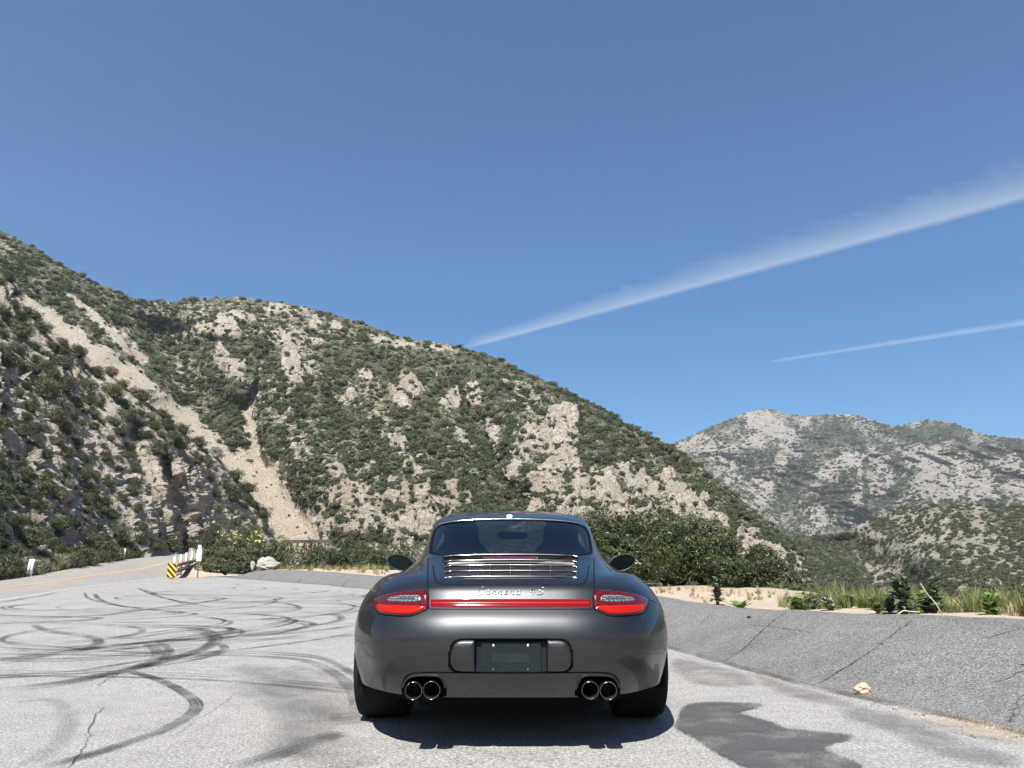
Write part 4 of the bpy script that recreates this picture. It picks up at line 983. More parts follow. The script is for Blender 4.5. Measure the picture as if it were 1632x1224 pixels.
def patch(name, outline, mat, parent, prof, n=96, smooth_it=2):
    """domed patch lying on the body: outline in photo pixels, prof list of (scale, height)"""
    O = resample(smooth_poly(outline, smooth_it), n); c = O.mean(0)
    V, Fs = [], []
    for s, h in prof:
        for p in O:
            q = c + (p - c) * s; l, nn = hit(*q); V.append(l + nn * h)
    l, nn = hit(*c); V.append(l + nn * prof[-1][1]); k = len(V) - 1
    Fs = [tuple(f) for f in grid_faces(len(prof), n, True)]
    a = (len(prof) - 1) * n
    Fs += [(a + i, a + (i + 1) % n, k) for i in range(n)]
    return obj(name, V, Fs, mat, parent)

def strip(name, line, w, mat, parent, h=0.001, th=0.0, n=80, closed=False, smooth_it=2):
    """flat ribbon on the body along a pixel polyline"""
    L = resample(smooth_poly(line, smooth_it, closed), n, closed)
    P = [hit(*p) for p in L]; m = len(P); V = []
    for i in range(m):
        if closed: t = P[(i + 1) % m][0] - P[i - 1][0]
        else: t = P[min(i + 1, m - 1)][0] - P[max(i - 1, 0)][0]
        l, nn = P[i]; s = t.cross(nn)
        if s.length < 1e-9: s = Vector((0, 0, 1))
        s.normalize()
        V += [l - s * w / 2 - nn * 0.002, l - s * w / 2 + nn * (h), l + nn * (h + th), l + s * w / 2 + nn * (h), l + s * w / 2 - nn * 0.002]
    Fs = []
    for i in range(m if closed else m - 1):
        a, c2 = i * 5, ((i + 1) % m) * 5
        Fs += [(a + k, a + k + 1, c2 + k + 1, c2 + k) for k in range(4)]
    return obj(name, V, Fs, mat, parent)

# outlines in the photograph
GLASS = [(686, 886), (686.5, 868), (690, 850), (697, 838), (712, 833), (750, 829.5), (814, 828)]
GLASS = GLASS + [(2 * MX - x, y) for x, y in GLASS[-2::-1]] + [(880, 882), (814, 881.5), (750, 882)]
GRILLE = [(706, 887), (730, 884.5), (770, 883), (814, 882.3), (858, 883), (898, 884.5), (922, 887), (922, 891), (916, 922), (814, 921.4), (712, 922), (706, 891)]
EXH_L = [(642, 1113), (641.5, 1096), (645, 1085), (652, 1079), (664, 1076.5), (690, 1076.5), (700, 1078), (706, 1084), (709.5, 1096), (710.5, 1113)]
EXH_R = mir(EXH_L)
PLATE_REC = [(715.5, 1060), (716.5, 1040), (720, 1026), (727, 1020), (737, 1018), (814, 1018), (891, 1018), (901, 1020), (908, 1026), (912, 1040), (913, 1060), (909, 1067), (900, 1071.3), (814, 1071.3), (728, 1071.3), (719, 1067)]
W = bodyV + OFF; PXV = topx(W)
# vertex normals for the visibility test
P4 = SURF; du = np.gradient(P4, axis=0); dv = np.gradient(P4, axis=1); NV = np.cross(dv, du).reshape(-1, 3)
NV /= np.linalg.norm(NV, axis=1)[:, None] + 1e-12
if (NV[:, 2] * (bodyV[:, 2] - .6)).mean() < 0: NV = -NV
facing = np.einsum('ij,ij->i', NV, W - np.array([0, 0, CAM_H])) < 0
rear = facing & (bodyV[:, 1] < 2.0)
y_, z_, x_ = bodyV[:, 1], bodyV[:, 2], np.abs(bodyV[:, 0])
YZ = bodyV[:, 1:3]
cut_glass = rear & inpoly(PXV, smooth_poly(GLASS, 1)) & (y_ > .55)
cut_gr = rear & inpoly(PXV, smooth_poly(GRILLE, 1))
cut_ex = rear & (inpoly(PXV, smooth_poly(EXH_L, 1)) | inpoly(PXV, smooth_poly(EXH_R, 1)))
cut_pl = rear & inpoly(PXV, smooth_poly(PLATE_REC, 1))
SIDEWIN = [(1.52, .925), (1.72, 1.02), (1.98, 1.092), (2.3, 1.125), (2.62, 1.12), (2.86, 1.05), (3.06, .945), (3.12, .905), (2.4, .895)]
cut_sw = inpoly(YZ, smooth_poly(SIDEWIN, 1)) & (x_ > .46) & (row_id.ravel() > 9) & (row_id.ravel() < 15)
cut_ws = (row_id.ravel() > 13.05) & (row_id.ravel() < 14.95) & (col_id.ravel() < 2.35)
RW, FW = (1.08, .335), (3.42, .33)
cut_wh = (((y_ - RW[0]) ** 2 + (z_ - RW[1]) ** 2 < .365 ** 2) | ((y_ - FW[0]) ** 2 + (z_ - FW[1]) ** 2 < .352 ** 2)) & (x_ > .62)
cut = cut_glass | cut_gr | cut_ex | cut_pl | cut_sw | cut_ws | cut_wh
keep = ~cut[bodyF].any(1)
obj('body', bodyV, bodyF[keep], paint, car)

def side_copy(idx_mask, name, mat, off=-.004):
    m = idx_mask[bodyF].any(1); f = bodyF[m]
    u, inv = np.unique(f, return_inverse=True)
    return obj(name, bodyV[u] + NV[u] * off, inv.reshape(f.shape), mat, car)
side_copy(cut_glass, 'rear_window', glass)
clear = glass.copy(); clear.name = 'clear_glass'; clear.node_tree.nodes['Transparent BSDF'].inputs[0].default_value = (.86, .92, .90, 1)
side_copy(cut_ws, 'windscreen', clear)
for s in (-1, 1):
    side_copy(cut_sw & (np.sign(bodyV[:, 0]) == s), 'side_window', glass)

# --- seals, seams, highlight strip on the roof edge
strip('window_seal', GLASS, .016, black_gap, car, .0015, closed=True, n=160, smooth_it=1)
TOP = [(700, 836.2), (712, 832), (750, 828.4), (814, 826.8)]; TOP = TOP + [(2 * MX - x, y) for x, y in TOP[-2::-1]]
strip('roof_edge_highlight', TOP, .010, chrome, car, .003, .003, n=70)  # bright chrome strip stands in for the highlight on the roof-edge seal
for M in (lambda p: p, mir):
    strip('panel_seam', M([(682.2, 890), (681.7, 915), (682, 940), (682.8, 953)]), .006, black_gap, car, .0006)
    strip('panel_seam', M([(683, 970.5), (683, 954)]), .006, black_gap, car, .0006)
    strip('panel_seam', M([(682.5, 892.5), (692, 889.5), (705, 887.5)]), .0035, black_gap, car, .0006)
    strip('panel_seam', M([(596, 956), (590, 957), (582, 961.5)]), .004, black_gap, car, .0006)
    strip('panel_seam', M([(690.5, 901), (691.5, 915), (694.5, 926), (699, 930.8), (708, 932), (760, 932.3), (814, 932.4)]), .006, black_gap, car, .0006, smooth_it=1)
strip('panel_seam', [(684, 970.7), (740, 970.9), (814, 971), (888, 970.9), (944.6, 970.7)], .006, black_gap, car, .0006)
VAL = [(641.5, 1108), (640.5, 1092), (644.5, 1081), (652, 1074.5), (664, 1072), (690, 1071.6), (720, 1072), (814, 1072.6)]
VAL = VAL + [(2 * MX - x, y) for x, y in VAL[-2::-1]]
strip('valance_seam', VAL, .008, black_gap, car, .0008, n=200, smooth_it=1)

# --- light strip and tail lamps
STRIP = [(684.5, 954.5), (750, 953.8), (814, 953.5), (879, 953.8), (944, 954.5), (944, 969.3), (814, 969.8), (684.5, 969.3)]
def quad_patch(name, x0, x1, top, bot, mat, parent, h=.004, nx=60, ny=6, dome=.004):
    V = []
    for j in range(ny + 1):
        for i in range(nx + 1):
            x = x0 + (x1 - x0) * i / nx; v = j / ny
            y = top(x) * (1 - v) + bot(x) * v; l, nn = hit(x, y)
            e = min(1, 8 * min(i / nx, 1 - i / nx)) ** .5 * (1 - (2 * v - 1) ** 2) ** .5
            edge = j in (0, ny) or i in (0, nx)
            V.append(l + nn * (-.003 if edge else h + dome * e))
    return obj(name, V, grid_faces(ny + 1, nx + 1), mat, parent)
ls = quad_patch('light_strip', 684.6, 944, lambda x: 954.4 - .8 * (1 - ((x - MX) / 130) ** 2), lambda x: 969.2 + .5 * (1 - ((x - MX) / 130) ** 2), red_strip, car, dome=.002)
strip('strip_rib', [(690, 962), (814, 961.7), (938, 962)], .012, red_bright, ls, .0075, .001)
LAMP = [(683.2, 939.8), (660, 941.6), (643, 943.4), (628, 945.4), (614, 948.6), (603, 952.6), (596.2, 956), (596, 961), (598.5, 970), (603, 976), (609, 978.8), (625, 981), (643, 982), (655, 981.6), (664, 979), (674, 974.8), (683.2, 970.6)]
LAMPI = [(672.8, 949.2), (650, 950), (635, 951.4), (624, 953.6), (619, 956.4), (620.5, 959.6), (626, 961.3), (640, 961.9), (673, 961.9)]
LAMPC = [(666, 954.8), (636, 955.4), (634, 957.6), (666, 957.4)]
LAMPB = [(682.2, 967.6), (650, 967.2), (620, 966.4), (606, 965), (600.5, 966), (603, 973.6), (610, 977), (626, 979.2), (643, 980.2), (655, 979.8), (664, 977.2), (674, 973)]
for M in (lambda p: p, mir):
    lamp = patch('tail_lamp', M(LAMP), red_cells, car, [(1.0, -.004), (1.0, .004), (.97, .008), (.85, .012), (.6, .014), (.3, .015)], smooth_it=1)
    strip('lamp_gasket', M(LAMP), .007, black_gap, lamp, .003, closed=True, n=120, smooth_it=1)
    patch('lower_reflector', M(LAMPB), red_bright, lamp, [(1.0, .008), (.985, .0125), (.85, .0155), (.5, .0175), (.2, .018)], smooth_it=1)
    patch('reversing_light', M(LAMPI), cells, lamp, [(1.0, .013), (.96, .0158), (.8, .017), (.4, .018)], smooth_it=1)
    patch('lamp_bar', M(LAMPC), simple('smoked_bar', (.05, .06, .08), .2), lamp, [(1.0, .017), (.9, .0195), (.5, .020)], n=40, smooth_it=1)

# --- engine grille
def recess(name, outline, depth, mat, parent, n=120, smooth_it=1, direction=None):
    O = resample(smooth_poly(outline, smooth_it), n); c = O.mean(0); V = []
    d = direction
    for s, h in ((1.015, -.001), (1.0, -depth * .5), (1.0, -depth), (.6, -depth), (.2, -depth)):
        for p in O:
            l, nn = hit(*(c + (p - c) * s)); V.append(l + (d if d is not None else nn) * (h if d is None else -h))
    return obj(name, V, [tuple(f) for f in grid_faces(5, n, True)] + [tuple(range(4 * n, 5 * n))], mat, parent)
gr = recess('engine_grille', GRILLE, .045, black_plastic, car)
strip('grille_rim', GRILLE, .006, paint, gr, .001, .002, closed=True, n=160, smooth_it=1)
slat_m = simple('slat_silver', (.36, .37, .39), .25, 1.0)
def slat(yc, drop, half, w, tilt):
    V = []
    n = 60
    for i in range(n + 1):
        t = -1 + 2 * i / n; x = MX + half * t; y = yc + drop * t * t + 1.6 * max(0, abs(t) - .93) / .07
        l, nn = hit(x, y); side = Vector((0, 1, 0)); side = (side - nn * side.dot(nn)).normalized()
        e = max(.05, min(1, (1 - abs(t)) / .05)) ** .6; ww = w * e
        b0, b1 = l - side * ww / 2 + nn * .004 , l + side * ww / 2 - nn * tilt
        V += [b0 - nn * .0035, b0 - nn * .001, (b0 + b1) / 2 + nn * .0015, b1, b1 - nn * .003]
    return obj('grille_slat', V, [tuple(f) for f in grid_faces(n + 1, 5, True)], slat_m, gr)
for yc, dr in ((883.6, 2.2), (892.0, 2.0), (900.2, 1.6), (909.2, 1.2), (918.4, 1.0)):
    slat(yc, dr, 105, .010, .006)
for x in (749, 781, 813.5, 845.5, 878):
    V = []
    for y in np.linspace(895, 919, 9):
        l, nn = hit(x, y); V += [l + Vector((-.002, 0, 0)) - nn * .012, l + Vector((.002, 0, 0)) - nn * .012, l + Vector((.002, 0, 0)) - nn * .03, l + Vector((-.002, 0, 0)) - nn * .03]
    obj('grille_divider', V, [tuple(f) for f in grid_faces(9, 4, True)], satin, gr)
quad_patch('brake_light', 770, 857, lambda x: 885.6, lambda x: 889.6, simple('smoked_red', (.06, .012, .014), .15, coat=1), gr, h=-.012, nx=30, ny=4, dome=.002)

# --- number plate bay with its two padded over-riders
bay = recess('plate_bay', PLATE_REC, .035, black_plastic, car)
strip('bay_edge', PLATE_REC, .0055, black_gap, bay, .0006, closed=True, n=140, smooth_it=1)
PAD = [(757.3, 1021.6), (757.5, 1020), (755, 1019.9), (737, 1019.8), (727.5, 1021.6), (721.2, 1028), (718, 1041), (717.2, 1054), (719.6, 1062.6), (725.4, 1067.8), (735, 1069.2), (755, 1069.2), (757.5, 1069), (757.5, 1067)]
def pad(outline):
    O = resample(smooth_poly(outline, 1), 96); c = O.mean(0); V = []
    for s, h in ((1.0, -.034), (1.0, -.004), (.985, .006), (.93, .013), (.8, .018), (.5, .021), (.2, .022)):
        for p in O:
            l, nn = hit(*(c + (p - c) * s)); V.append(l + nn * h)
    return obj('bumper_pad', V, [tuple(f) for f in grid_faces(7, 96, True)] + [tuple(range(6 * 96, 7 * 96))], paint, car)
pad(PAD); pad(mir(PAD))
plate_m = simple('dark_plate_cover', (.006, .011, .012), .22, coat=0, spec=.35, noise=.5, nscale=14)
def car_at(px, py, y):                          # car-space point at a given depth
    p = at(px, py, CAR_Y + y); return Vector((p.x - CAR_X, y, p.z))
def flat_plate(name, x0, x1, y0, y1, dy, th, mat, parent, bev=.004):
    a, c2 = car_at(x0, y1, dy), car_at(x1, y0, dy)
    V = []
    for d, i in ((th, 0), (0.0015, 0), (0, bev)):
        V += [(a.x + i, dy + d, a.z + i), (c2.x - i, dy + d, a.z + i), (c2.x - i, dy + d, c2.z - i), (a.x + i, dy + d, c2.z - i)]
    return obj(name, V, [tuple(f) for f in grid_faces(3, 4, True)] + [(8, 9, 10, 11)], mat, parent, smooth=False)
holder = flat_plate('plate_holder', 758, 871, 1021, 1071, .026, .01, simple('plate_holder_plastic', (.008, .011, .016), .5, spec=.2), bay)
pl = flat_plate('number_plate', 767, 862.5, 1024, 1071.5, .014, .004, plate_m, car)
flat_plate('raised_panel', 784, 844, 1041, 1056, .0125, .002, simple('plate_inset', (.011, .018, .019), .3, coat=0, spec=.3, noise=.4, nscale=20), pl, .0004)
for x in (786.5, 841.5):
    for y in (1029, 1068):
        p = car_at(x, y, .012); v, f = lathe([(.004, .008), (-.002, .008), (-.005, .005), (-.005, .0001)], 16, 'y', p)
        obj('plate_screw', v, f, satin if y < 1050 else black_plastic, pl)
# --- exhaust
for M, cs in ((lambda p: p, [(658.7, 1101), (687.6, 1100.2)]), (mir, [(2 * MX - 658.7, 1101), (2 * MX - 687.6, 1100.2)])):
    ex = recess('exhaust_surround', M(EXH_L), .10, black_gap, car)
    strip('surround_lip', M(EXH_L[1:-1]), .011, black_plastic, ex, .001, .002, n=90, smooth_it=1)
    for cx, cy in cs:
        p = car_at(cx, cy, .045)
        v, f = lathe([(.20, .0385), (.02, .0395), (.004, .0396), (0, .0393), (.001, .0386), (.03, .0378), (.12, .037), (.12, .0001)], 48, 'y', p)
        tip = obj('exhaust_tip', v, f, chrome, car)
        v, f = lathe([(.006, .0380), (.115, .0365), (.115, .0001)], 32, 'y', p); obj('pipe_bore', v, f, soot, tip)

# --- badge lettering "Carrera 4S": raised strokes in flowing script
def stroke(pts, x0, y0, s, slant=.28):
    P = smooth_poly([(x, y) for x, y in pts], 3, False); out = []
    for x, y in P:
        l, nn = hit(x0 + (x + y * slant) * s, y0 - y * s); out.append(l + nn * .0022)
    return tube(out, .0027, 6)
GLY = {
 'C': ([[(1.0, 1.05), (1.02, 1.3), (.85, 1.5), (.5, 1.45), (.15, 1.05), (.02, .5), (.2, .05), (.6, -.02), (1.05, .25)]], 1.05),
 'a': ([[(.75, .75), (.5, .85), (.15, .65), (.08, .25), (.3, .0), (.55, .15), (.75, .7), (.66, .15), (.78, .0), (1.0, .2)]], .95),
 'r': ([[(.0, .2), (.2, .85), (.3, .7), (.6, .78), (.5, .2), (.6, .0), (.85, .2)]], .8),
 'e': ([[(.0, .2), (.45, .4), (.65, .7), (.45, .9), (.15, .6), (.15, .2), (.4, .0), (.85, .2)]], .8),
 '4': ([[(.75, .0), (.75, 1.4), (.0, .45), (1.0, .45)]], 1.15),
 'S': ([[(1.05, 1.2), (.8, 1.42), (.35, 1.4), (.15, 1.1), (.4, .8), (.85, .65), (1.0, .3), (.75, .02), (.25, .0), (.0, .22)]], 1.2),
}
badge_m = simple('badge_silver', (.20, .205, .215), .3, 1.0)
cx = 0; sc_ = 11.2
for ch in 'Carrera':
    strokes, gw = GLY[ch]
    for st in strokes: obj('badge_letter', *stroke(st, 760 + cx * sc_, 948.0, 8.2 if ch != 'C' else 8.0), badge_m, car)
    cx += gw * 1.05
cx0 = 841.5
for ch in '4S':
    for st in GLY[ch][0]: obj('badge_letter', *stroke([(p[0] * 1.25, p[1]) for p in st], cx0, 948.0, 8.0), badge_m, car)
    cx0 += 13.2

# --- roof antenna
l, nn = hit(812, 824.5)
V = []
for s, h in ((1.0, -.004), (1.0, .010), (.85, .017), (.4, .020)):
    for a in np.linspace(0, 2 * math.pi, 24, endpoint=False):
        ca, sa = math.cos(a), math.sin(a)
        V.append(l + Vector((.021 * s * np.sign(ca) * abs(ca) ** .5, .03 * s * np.sign(sa) * abs(sa) ** .5, 0)) + Vector((0, .03 * .43, 0)) + nn * h)
obj('roof_antenna', V, [tuple(f) for f in grid_faces(4, 24, True)] + [tuple(range(72, 96))], simple('pale_antenna', (.75, .76, .78), .25, coat=1), car)

# --- door mirrors
for s in (-1, 1):
    ctr = Vector((s * .895, 2.72, .886)); V = []
    prof = [(-.045, .92), (-.05, .99), (-.04, 1.0), (-.01, 1.02), (.05, .95), (.10, .72), (.13, .40), (.14, .02)]
    for d, k in prof:
        for a in np.linspace(0, 2 * math.pi, 48, endpoint=False):
            ex_, ez_ = .112 * math.cos(a), .064 * math.sin(a); tlt = R(16) * (-s) * -1
            V.append(ctr + Vector(((ex_ * math.cos(tlt) - ez_ * math.sin(tlt)) * k, d, (ex_ * math.sin(tlt) * -1 * -1 + ez_ * math.cos(tlt)) * k)))
    mh = obj('door_mirror', V, [tuple(f) for f in grid_faces(len(prof), 48, True)], paint, car)
    ring = V[:48]; rg = [p.copy() for p in ring]
    c0 = sum(rg, Vector()) / 48
    obj('mirror_glass', [c0 + (p - c0) * 1.0 + Vector((0, .006, 0)) for p in rg], [tuple(range(48))], mirror_glass, mh)
    obj('mirror_rim', *tube([p for p in rg] + [rg[0], rg[1]], .0018, 6), paint, mh)
    obj('mirror_arm', *tube([ctr + Vector((-s * .05, .04, -.03)), ctr + Vector((-s * .13, .05, -.06)), ctr + Vector((-s * .22, .06, -.075))], [.03, .024, .028], 10), paint, mh)

# --- wheels and wheel wells, under-tray
def wheel(x, yz, rad, wid, s):
    w = empty('wheel', (x, yz[0], rad)); w.parent = car
    h = wid / 2; rr = rad
    v, f = lathe([(-h * .80, rr * .72), (-h * .97, rr * .80), (-h, rr * .88), (-h * .93, rr * .955), (-h * .72, rr * .995), (-h * .5, rr), (h * .5, rr), (h * .72, rr * .995), (h * .93, rr * .955), (h, rr * .88), (h * .97, rr * .80), (h * .80, rr * .72)], 72)
    obj('tyre', v, f, rubber, w)
    v, f = lathe([(s * h * .82, rr * .735), (s * h * .9, rr * .72), (s * h * .86, rr * .69), (s * h * .2, rr * .66), (-s * h * .8, rr * .70)], 64)
    obj('rim', v, f, alloy, w)
    for k in range(5):
        a = 2 * math.pi * k / 5 + .3; pts = []
        for r_ in np.linspace(.04, rr * .70, 8):
            pts.append(Vector((s * (h * .70 + .02 * math.sin(r_ / rr * 3)), r_ * math.cos(a), r_ * math.sin(a))))
        obj('spoke', *tube(pts, [.034 - .010 * i / 7 for i in range(8)], 8), alloy, w)
    v, f = lathe([(s * h * .75, .055), (s * h * .86, .05), (s * h * .9, .03), (s * h * .9, .0001)], 24); obj('hub_cap', v, f, satin, w)
    v, f = lathe([(s * .02, .16), (s * .045, .16), (s * .045, .06)], 40); obj('brake_disc', v, f, satin, w)
    return w
for s in (-1, 1):
    wheel(s * .735, RW, .328, .295, s)
    wheel(s * .725, FW, .318, .240, s)
    for (cy, cz), rr in ((RW, .372), (FW, .358)):
        v = []
        for x in (s * .50, s * .865):
            for a in np.linspace(-.35, math.pi + .35, 40): v.append((x if abs(x) < .55 else x - s * .02, cy + rr * math.cos(a), cz + rr * math.sin(a)))
        obj('wheel_well', v, [tuple(q) for q in grid_faces(2, 40)] + [tuple(range(40))], black_gap, car)
ut = []
for y, hw, z in ((.16, .40, .225), (.35, .50, .20), (.68, .62, .165), (1.5, .60, .15), (1.6, .84, .15), (2.9, .84, .15), (3.0, .60, .15), (3.85, .60, .16), (4.2, .55, .19)):
    ut += [(-hw, y, z), (hw, y, z), (hw * .98, y, z + .12), (-hw * .98, y, z + .12)]
obj('under_tray', ut, [tuple(f) for f in grid_faces(9, 4, True)] + [(3, 2, 1, 0), (32, 33, 34, 35)], black_gap, car, smooth=False)
v, f = merge(box(0, .38, .25, .9, .30, .12), box(0, .22, .285, .5, .05, .05)); obj('silencer', v, f, black_gap, car, smooth=False)

# --- cabin
obj('cabin_floor', *box(0, 2.1, .42, 1.3, 2.6, .06), leather, car, smooth=False)
obj('parcel_shelf', *merge(box(0, 1.10, .80, 1.0, .55, .04), box(0, 1.42, .70, 1.0, .12, .30)), leather, car, smooth=False)
def rounded(name, ctr, prof, mat, parent, tiltx=0, seg=28, p=.6):
    """stack of rounded-rectangle rings: (z, half-x, half-y, dy)"""
    V = []
    for z, hx, hy, dy in prof:
        for a in np.linspace(0, 2 * math.pi, seg, endpoint=False):
            ca, sa = math.cos(a), math.sin(a)
            V.append(Vector(ctr) + Vector((hx * np.sign(ca) * abs(ca) ** p, dy + hy * np.sign(sa) * abs(sa) ** p, z)))
    return obj(name, V, [tuple(f) for f in grid_faces(len(prof), seg, True)] + [tuple(range(seg - 1, -1, -1)), tuple((len(prof) - 1) * seg + k for k in range(seg))], mat, parent)
for s in (-1, 1):
    st = rounded('front_seat', (s * .36, 2.05, .45), [(0, .22, .05, .1), (.1, .25, .07, .06), (.3, .26, .075, 0), (.45, .235, .07, -.05), (.53, .18, .06, -.07), (.58, .13, .05, -.08), (.68, .125, .045, -.09), (.72, .10, .035, -.09), (.73, .04, .02, -.09)], leather, car)
    rounded('seat_cushion', (s * .36, 2.35, .40), [(0, .24, .25, 0), (.1, .25, .27, 0), (.16, .22, .24, 0)], leather, st)
dash = rounded('dashboard', (0, 3.10, .55), [(0, .70, .20, 0), (.2, .72, .22, 0), (.28, .70, .20, 0), (.31, .6, .12, .02)], leather, car)
obj('steering_wheel', *tube([Vector((-.36 + .185 * math.cos(a), 2.78 + .06 * math.sin(a), .78 + .175 * math.sin(a))) for a in np.linspace(0, 2 * math.pi + .2, 34)], .014, 8), leather, dash)
rounded('rear_view_mirror', (0.01, 2.78, 1.075), [(0, .09, .012, 0), (.012, .125, .02, 0), (.045, .13, .02, 0), (.06, .11, .012, 0)], black_plastic, car, p=.7)
obj('roof_lining', [(x, y, z - .03) for x, y, z in SURF[385:434:7, 130:291:8].reshape(-1, 3)], grid_faces(len(range(385, 434, 7)), len(range(130, 291, 8))), leather, car)
# front lamps
for s in (-1, 1):
    c0, nn, _, _ = bvh.find_nearest(Vector((s * .63, 4.02, .66)))
    V = []
    for k, h in ((1, -.01), (1, .004), (.8, .016), (.4, .024)):
        for a in np.linspace(0, 2 * math.pi, 32, endpoint=False):
            q = c0 + Vector((.095 * k * math.cos(a), -.10 * k * math.sin(a), .08 * k * math.sin(a))); l2, n2, _, _ = bvh.find_nearest(q)
            if n2.z < 0: n2 = -n2
            V.append(l2 + n2 * h)
    obj('headlight', V, [tuple(f) for f in grid_faces(4, 32, True)] + [tuple(range(96, 128))], simple('headlight_glass', (.6, .62, .64), .08, coat=1), car)
# ================================================================== tyre marks, stains, cracks on the lot
def mark_mat(name, col, strength, soft=.35, grain=26.0, streaks=True):
    """rubber or tar on the asphalt: soft ragged edge across the strip (V), fading ends (U)"""
    m, nt, b = mat_new(name); N = NT(nt); uv = N.n('ShaderNodeTexCoord').outputs['UV']; sp = N.n('ShaderNodeSeparateXYZ'); N.l(uv, sp.inputs[0])
    p = N.pos(); n1 = N.noise(p, grain, 4, .7); n2 = N.noise(p, 2.2, 3, .6); n3 = N.noise(p, 160, 2, .6)
    e = N.math('SUBTRACT', 1.0, N.math('ABSOLUTE', N.math('SUBTRACT', N.math('MULTIPLY', sp.outputs[1], 2.0), 1.0)))
    e = N.ramp(N.math('ADD', e, N.math('MULTIPLY', N.math('SUBTRACT', n1, .5), .5)), [(.02, 0.), (soft, 1.)])
    en = N.ramp(N.math('SUBTRACT', 1.0, N.math('ABSOLUTE', N.math('SUBTRACT', N.math('MULTIPLY', sp.outputs[0], 2.0), 1.0))), [(.0, 0.), (.12, 1.)])
    lines = N.ramp(N.noise(N.mapping(uv, (3.0, 22.0, 1.0)), 1.0, 3, .7), [(.34, .35), (.58, 1.)]); e = N.math('MULTIPLY', e, lines) if streaks else e
    a = N.math('MULTIPLY', N.math('MULTIPLY', e, en), N.math('MULTIPLY', N.ramp(n2, [(.34, .25), (.62, 1.)]), N.ramp(n3, [(.35, .35), (.6, 1.)])))
    a = N.math('MULTIPLY', a, strength, True)
    b.inputs['Base Color'].default_value = (*col, 1); b.inputs['Roughness'].default_value = .8; b.inputs['Specular IOR Level'].default_value = .25
    t = N.n('ShaderNodeBsdfTransparent'); mx = N.n('ShaderNodeMixShader'); N.l(a, mx.inputs[0]); N.l(t.outputs[0], mx.inputs[1]); N.l(b.outputs[0], mx.inputs[2]); N.l(mx.outputs[0], nt.nodes['Material Output'].inputs[0])
    return m
mk_dark = mark_mat('dark_tyre_rubber', (.028, .028, .029), 1.05, .14); mk_mid = mark_mat('faded_tyre_rubber', (.042, .041, .040), .85, .16); mk_faint = mark_mat('faint_tyre_rubber', (.06, .06, .06), .34, .6)
_lift = [0]
def ribbon(name, pts_px, w, mat, parent, crop=None, n=90, wob=0.0, seed=1, wend=None):
    if crop: pts_px = [(x / crop[2] + crop[0], y / crop[2] + crop[1]) for x, y in pts_px]
    pts_px = smooth_poly(pts_px, 2, False)
    P = np.array([on_ground(*p)[:2] for p in pts_px]); P = resample(P, n, False)
    for _ in range(3): P[1:-1] = (P[:-2] + 2 * P[1:-1] + P[2:]) / 4
    t = np.gradient(P, axis=0); t /= np.linalg.norm(t, axis=1)[:, None] + 1e-9; nn = np.stack([-t[:, 1], t[:, 0]], -1)
    if wob:
        rg = np.random.default_rng(seed); w2 = np.interp(np.arange(n), np.arange(0, n + 3, 3), np.cumsum(rg.normal(size=len(np.arange(0, n + 3, 3)))) * wob * .8); P = P + nn * (w2 - np.linspace(w2[0], w2[-1], n))[:, None]
    ws = w * np.ones(n) if wend is None else np.interp(np.linspace(0, 1, n), np.linspace(0, 1, len(wend)), wend)
    _lift[0] += 1; dz = .0035 + .00045 * (_lift[0] % 44)
    V, UV = [], []
    for i in range(n):
        for k in (-.5, -.25, 0, .25, .5):
            q = P[i] + nn[i] * ws[i] * k; V.append((q[0], q[1])); UV.append((i / (n - 1), k + .5))
    V = np.array(V); V = np.c_[V, lot_z(V[:, 0], V[:, 1]) + dz]
    return obj(name, V, grid_faces(n, 5), mat, parent, uv=UV)
CR = (0, 820, 2.55)
